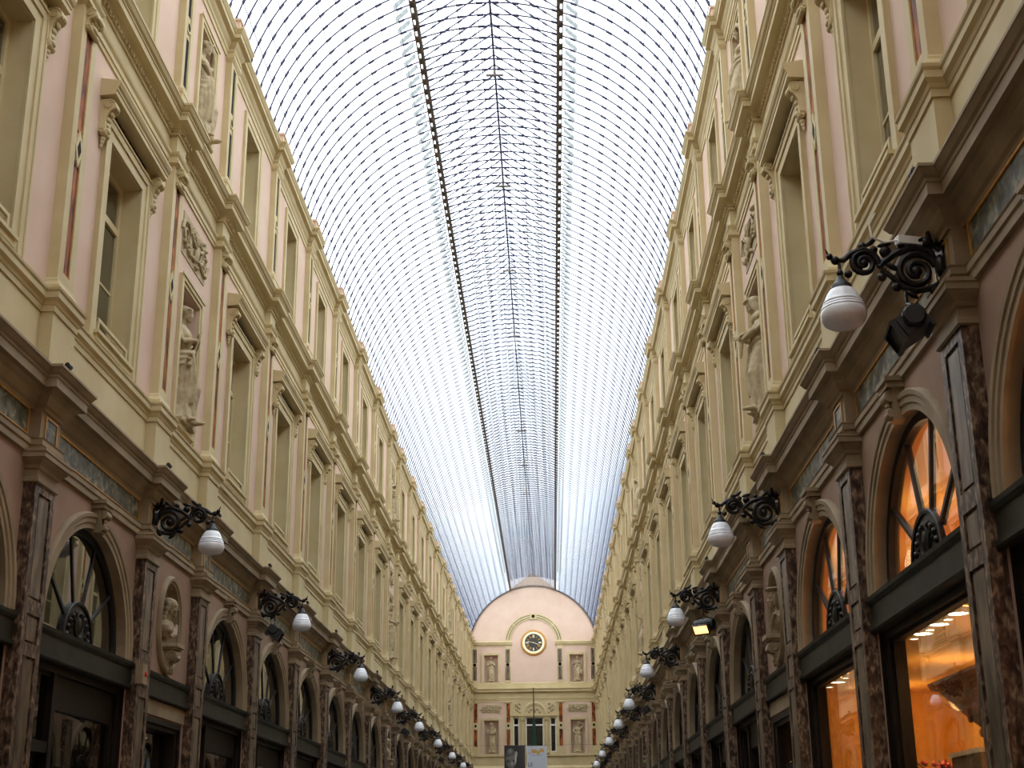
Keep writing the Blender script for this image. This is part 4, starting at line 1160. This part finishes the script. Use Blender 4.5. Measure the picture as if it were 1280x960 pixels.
# ------------------------------------------------------------------ wall lamps
mb = MB()
C1, C2 = (.31, 5.56), (.68, 5.63)
mb.spiral(C1, .15, .035, PI * .9, -1.75, .030, .022, 0, 8, 30)
mb.tube([(.16, 0, 5.60), (.20, 0, 5.72), (.33, 0, 5.745), (.46, 0, 5.70), (.54, 0, 5.64), (.575, 0, 5.60)], [.028, .03, .03, .028, .026, .024], 8)
mb.spiral(C2, .105, .03, PI, -1.7, .026, .02, 0, 8, 26)
mb.tube([(.575, 0, 5.62), (.60, 0, 5.70), (.68, 0, 5.745), (.77, 0, 5.71), (.83, 0, 5.66), (.875, 0, 5.66)], [.024, .025, .025, .024, .022, .018], 8)
mb.tube([(.12, 0, 5.48), (.20, 0, 5.43), (.33, 0, 5.405), (.42, 0, 5.44), (.50, 0, 5.53), (.56, 0, 5.58)], [.024, .026, .026, .024, .02, .02], 8)
mb.tube([(.12, 0, 5.72), (.19, 0, 5.78), (.20, 0, 5.86), (.15, 0, 5.90), (.11, 0, 5.86)], [.022, .022, .02, .018, .022], 8)
for p_, r_ in (((.10, 5.86), .04), ((.21, 5.79), .045), ((.46, 5.44), .036), ((.20, 5.41), .035), ((.52, 5.72), .045), ((.56, 5.52), .034), ((.68, 5.77), .030), ((.80, 5.55), .03), ((.60, 5.74), .03), ((.40, 5.77), .03), ((.31, 5.56), .045), ((.68, 5.63), .034), ((.885, 5.66), .034)):
    mb.ell((p_[0], 0, p_[1]), (r_, r_ * .8, r_), 9, 6)
for p_, a_ in (((.27, 5.80), .5), ((.48, 5.60), -.6), ((.62, 5.80), .7), ((.36, 5.38), 2.5), ((.52, 5.78), .3), ((.14, 5.36), 2.2)):
    mb.ell((p_[0], 0, p_[1]), (.06, .02, .022), 8, 5, Matrix.Rotation(a_, 3, 'Y'))
br_m = mb.mesh('scroll_bracket', 'iron', smooth=True)
mb = MB(); mb.box(.11, .135, -.075, .075, 5.42, 5.80); mb.ell((.13, 0, 5.6), (.05, .06, .09), 10, 6); mb.ell((.13, 0, 5.42), (.03, .05, .05), 8, 5); mb.ell((.13, 0, 5.8), (.03, .05, .05), 8, 5)
wp_m = mb.mesh('wall_plate', 'iron', smooth=True)
mb = MB(); mb.tube([(.86, 0, 5.66), (.86, 0, 5.47)], .012, 8); mb.ell((.86, 0, 5.56), (.026, .026, .03), 8, 6); mb.lathe([(.015, 5.54), (.03, 5.51), (.055, 5.475), (.075, 5.455), (.078, 5.425), (.07, 5.42)], (.86, 0, 0), 18)
hg_m = mb.mesh('lamp_cap', 'blackpaint', smooth=True)
mb = MB(); mb.tube([(.885, 0, 5.66), (.93, 0, 5.69), (.95, 0, 5.75)], [.014, .012, .004], 7); mb.ell((.925, 0, 5.69), (.026, .026, .026), 8, 5)
fi_m = mb.mesh('finial', 'iron', smooth=True)
gp = [(.070, 5.43), (.088, 5.42), (.108, 5.39), (.124, 5.355), (.134, 5.328), (.140, 5.326), (.143, 5.314), (.139, 5.310), (.146, 5.306), (.150, 5.294), (.146, 5.290), (.153, 5.286), (.157, 5.272), (.153, 5.268), (.161, 5.25), (.163, 5.225), (.158, 5.195), (.143, 5.168), (.115, 5.148), (.078, 5.137), (.03, 5.132), (.004, 5.131)]
gl_m = MB().lathe([(r, z) for r, z in gp], (.86, 0, 0), 32).mesh('globe', 'globe', smooth=True)
try: gl_m.set_sharp_from_angle(angle=math.radians(60))
except Exception: pass
LAMP = ('wall_lamp', br_m, [('wall_plate', wp_m, []), ('lamp_cap', hg_m, []), ('finial', fi_m, []), ('globe', gl_m, [])])
ordn = ['first', 'second', 'third', 'fourth', 'fifth', 'sixth', 'seventh', 'eighth', 'ninth', 'tenth', 'eleventh', 'twelfth']
for side, s, wx, rz in SIDES:
    idx = [i for i in range(2, len(PC), 2)]
    if side == 'left': idx = idx[1:]
    for k, i in enumerate(idx):
        put(LAMP, None, (wx, PC[i], 0), rz, label=f'black scroll bracket lamp with white globe, {ordn[k]} from the camera on the {side} wall', category='lamp', group='bracket lamps along the gallery')
# floodlights hung under the brackets
def flood(on):
    b_ = MB()
    b_.box(-.09, .09, -.155, .155, -.07, .07); b_.lathe([(.07, -.19), (.085, -.17), (.085, .17), (.07, .19)], (-.03, 0, .03), 14, 'y'); b_.box(-.12, -.10, -.13, .13, -.10, .10)
    for k in range(5): b_.box(-.11, .09, -.12 + k * .055, -.105 + k * .055, .08, .10)
    b_.frame(.10, .135, -.155, .155, -.09, .09, .018)
    R3 = Matrix.Rotation(.55, 3, 'Y')
    b_.v = [tuple(R3 @ Vector(p)) for p in b_.v]
    f_ = MB().box(.10, .115, -.135, .135, -.07, .07); f_.v = [tuple(R3 @ Vector(p)) for p in f_.v]
    y_ = MB(); y_.tube([(0, -.165, 0), (0, -.17, .12), (0, 0, .2), (0, .17, .12), (0, .165, 0)], .010, 6); y_.tube([(0, 0, .2), (0, 0, .31)], .012, 6); y_.tube([(0, -.17, 0), (0, .17, 0)], .012, 6)
    return ('floodlight', b_.mesh('floodlight', 'blackpaint'), [('lens', f_.mesh('lens', 'bulb' if on else 'blackpaint'), []), ('yoke', y_.mesh('yoke', 'iron'), [])])
FL0, FL1 = flood(False), flood(True)
for side, i, on, txt in (('right', 2, 0, 'large black floodlight hanging under the nearest right-hand bracket lamp'), ('right', 6, 1, 'lit floodlight with an orange face under the third right-hand bracket lamp'),
                         ('left', 6, 0, 'black floodlight hanging under the second left-hand bracket lamp'), ('left', 12, 0, 'black floodlight under the fifth left-hand bracket lamp'),
                         ('left', 16, 0, 'small dark floodlight under the seventh left-hand bracket lamp'), ('right', 10, 0, 'dark floodlight under the fifth right-hand bracket lamp')):
    s, wx, rz = (1, -W, 0) if side == 'left' else (-1, W, PI)
    o = put(FL1 if on else FL0, None, (wx + s * .40, PC[i], 5.11), rz + (-1.0 if side == 'right' else 1.0) * (0.7 if on else .12), label=txt, category='floodlight')
    if on: o.rotation_euler[2] = rz + .9
# cable box on the nearest bracket
jb = ob('cable_box', MB().box(-.11, .11, -.03, .03, -.03, .03).mesh('cable_box', 'white'), None, (W - .33, PC[2], 5.80), .25, label='small white box with a trailing cable on top of the nearest bracket lamp', category='box')
ob('cable', MB().tube([(-.1, 0, 0), (-.2, .02, -.02), (-.29, .03, .02), (-.30, .03, .12), (-.26, .0, .2)], .008, 6).mesh('cable', 'white'), jb)
ORD = ordn + ['thirteenth', 'fourteenth', 'fifteenth', 'sixteenth', 'seventeenth', 'eighteenth', 'nineteenth', 'twentieth'] + ['twenty-' + q for q in ordn[:9]]
# small black lamps standing on the lower cornice
mb = MB(); mb.lathe([(.024, 0), (.024, .04), (.02, .05)], (0, 0, 0), 12, 'z'); mb.box(-.02, .02, -.02, .02, -.02, .0)
hd = MB().lathe([(.026, -.045), (.028, .04), (.022, .045)], (0, 0, .04), 12, 'y').mesh('lamp_head', 'blackpaint', smooth=True)
up0 = mb.mesh('ledge_lamp', 'blackpaint', smooth=True)
for side, s, wx, rz in SIDES:
    for i, y in enumerate(PC):
        if i < 1: continue
        put(('ledge_lamp', up0, [('lamp_head', hd, [])]), None, (wx + s * .32, y - .20, 6.205), rz,
            label=f'tiny black lamp on the {side} cornice ledge, {ORD[i - 1]} from the camera', category='lamp', group=f'tiny lamps on the {side} cornice ledge')
# red and steel alarm box on the pilaster
ab_ = ob('alarm_box', MB().box(0, .09, -.06, .12, -.12, .12).mesh('alarm_box', 'cream_lo'), None, (-W + .125, PC[4] - .26, 3.62), 0, label='small metal alarm box with a red button beside the left fascia', category='alarm box')
ob('red_button', MB().lathe([(.03, .09), (.03, .105), (.02, .11)], (0, .05, .0), 12, 'x').mesh('red_button', 'red', smooth=True), ab_)

# ------------------------------------------------------------------ hanging banners
BY = 55.0
def print_mesh(name, w, h, nx, nz, fn, rough=.7):
    me = bpy.data.meshes.new(name); v = []; f = []; cols = []
    for j in range(nz + 1):
        for i in range(nx + 1):
            v.append((w * (i / nx - .5), 0, -h * j / nz)); cols.append(fn(i / nx, j / nz * h / w))
    b = len(v)
    for j in range(nz):
        for i in range(nx):
            a = j * (nx + 1) + i; f.append((a, a + nx + 1, a + nx + 2, a + 1))
    me.from_pydata(v, [], f)
    ca = me.color_attributes.new('print', 'FLOAT_COLOR', 'POINT')
    for k, c in enumerate(cols): ca.data[k].color = (*c, 1)
    m = bpy.data.materials.new(name + '_print'); m.use_nodes = True; n = m.node_tree.nodes
    at = n.new('ShaderNodeAttribute'); at.attribute_name = 'print'
    m.node_tree.links.new(at.outputs['Color'], n['Principled BSDF'].inputs['Base Color']); n['Principled BSDF'].inputs['Roughness'].default_value = rough
    me.materials.append(m); return me
def sm(x, a, b):
    t = max(0, min(1, (x - a) / (b - a))); return t * t * (3 - 2 * t)
def boy(u, v):       # grey-brown portrait, u right, v down in widths
    bgc = .028 + .03 * sm(u, .5, 1.0) * (1 - .4 * v)
    cx, cy = .30, .55
    du, dv = (u - cx) / .27, (v - cy) / (.50 if v > cy else .46)
    r = math.hypot(du, dv); c = bgc; warm = .9
    if r < 1.0:
        e = sm(r, 1.0, .93)
        skin = .10 + .07 * sm(u, .05, .35)
        hair = v < .44 + .05 * math.sin(u * 9)
        if hair: skin = .07 + .16 * math.exp(-((u - .28) ** 2 / .012 + (v - .22) ** 2 / .02))
        g = lambda a, b, sx, sy: math.exp(-((u - a) ** 2 / sx ** 2 + (v - b) ** 2 / sy ** 2))
        if not hair:
            skin *= 1 - .8 * g(.18, .70, .085, .05) - .8 * g(.42, .69, .06, .05)
            skin += .32 * g(.36, .80, .03, .07) + .05 * g(.18, .58, .1, .04)
            skin *= 1 - .6 * g(.27, .96, .10, .03)
        rim = sm(du, .62, .88) * sm(v, .18, .40)
        skin = skin * (1 - rim) + .7 * rim
        c = c * (1 - e) + skin * e
    if math.hypot((u - .56) / .05, (v - .38) / .13) < 1: c = .4
    if u > .965: c = .35
    return (c, c * .93, c * .88)
def logo(u, v):      # pale blue-white sheet with an orange brush mark
    c = (.56, .62, .70)
    e = min(u, 1 - u)
    if e < .02 or v < .03: c = (.75, .76, .78)
    y0 = .24 - .05 * math.sin(u * 9) + .04 * math.sin(u * 23 + 1)
    if .22 < u < .86 and y0 - .08 < v < y0 + .12 - .1 * abs(u - .5): c = (.62, .36, .10)
    if .03 < u < .3 and abs(v - (.40 - .55 * (u - .03))) < .018: c = (.45, .28, .12)
    if .16 < u < .74 and .44 < v < .47 and int(u * 60) % 5: c = (.34, .34, .36)
    return c
b1 = ob('portrait_banner', print_mesh('portrait_banner', .92, 2.0, 60, 128, boy), None, (-.52, BY, 5.70), 0, label='dark hanging banner with a black and white portrait of a boy', category='banner')
b2 = ob('logo_banner', print_mesh('logo_banner', .84, 2.0, 60, 128, logo), None, (.42, BY, 5.68), 0, label='pale blue-white hanging banner with an orange brush mark and dark lettering', category='banner')
for o, wd in ((b1, .92), (b2, .84)):
    ob('top_rod', MB().tube([(-wd / 2, .01, .01), (wd / 2, .01, .01)], .014, 8).mesh('top_rod', 'blackpaint'), o)
    ob('banner_backing', MB().box(-wd / 2, wd / 2, .004, .008, -2.0, 0).mesh('banner_backing', 'white'), o)
cbl = ob('banner_cable', MB().tube([(-3.9, BY + .01, 5.735), (0, BY + .01, 5.715), (3.9, BY + .01, 5.735)], .004, 5).mesh('banner_cable', 'blackpaint'), None, label='thin black cable stretched across the gallery that carries the two banners', category='cable')
def text(s_, size, x, z, m, parent, y=-.006):
    cu = bpy.data.curves.new('lettering', 'FONT'); cu.body = s_; cu.size = size; cu.extrude = .001
    cu.materials.append(MT[m])
    t_ = bpy.data.objects.new('tmp', cu); COL.objects.link(t_)
    me = bpy.data.meshes.new_from_object(t_.evaluated_get(bpy.context.evaluated_depsgraph_get())); bpy.data.objects.remove(t_)
    o = bpy.data.objects.new('lettering', me); COL.objects.link(o); o.parent = parent; o.location = (x, y, z); o.rotation_euler = (PI / 2, 0, 0)
    return o
text('LE', .22, -.40, -.84, 'dial', b2)

# green drooping flag on a dark pole that hangs before the end wall
GY = YE - .75
rows = []
for k in range(15):
    t = k / 14; z = 9.40 - 1.75 * t; r = .04 + .14 * t ** .8
    rows.append([(r * (1 + .25 * math.sin(5 * a + k * .5)) * math.cos(a), .6 * r * (1 + .25 * math.sin(5 * a + k * .5)) * math.sin(a), z) for a in [2 * PI * j / 24 for j in range(24)]])
gf = ob('hanging_flag', MB().quadgrid(rows, closed=True, capa=True, capb=True).mesh('hanging_flag', 'green', smooth=True), None, (-.04, GY, 0), 0, label='furled dark green flag hanging from a black pole before the end wall', category='flag')
mb = MB(); mb.tube([(0, 0, 11.26), (0, 0, 9.0)], .035, 8); mb.tube([(0, 0, 11.22), (0, .52, 11.22)], .02, 6)
ob('flag_pole', mb.mesh('flag_pole', 'blackpaint'), gf)
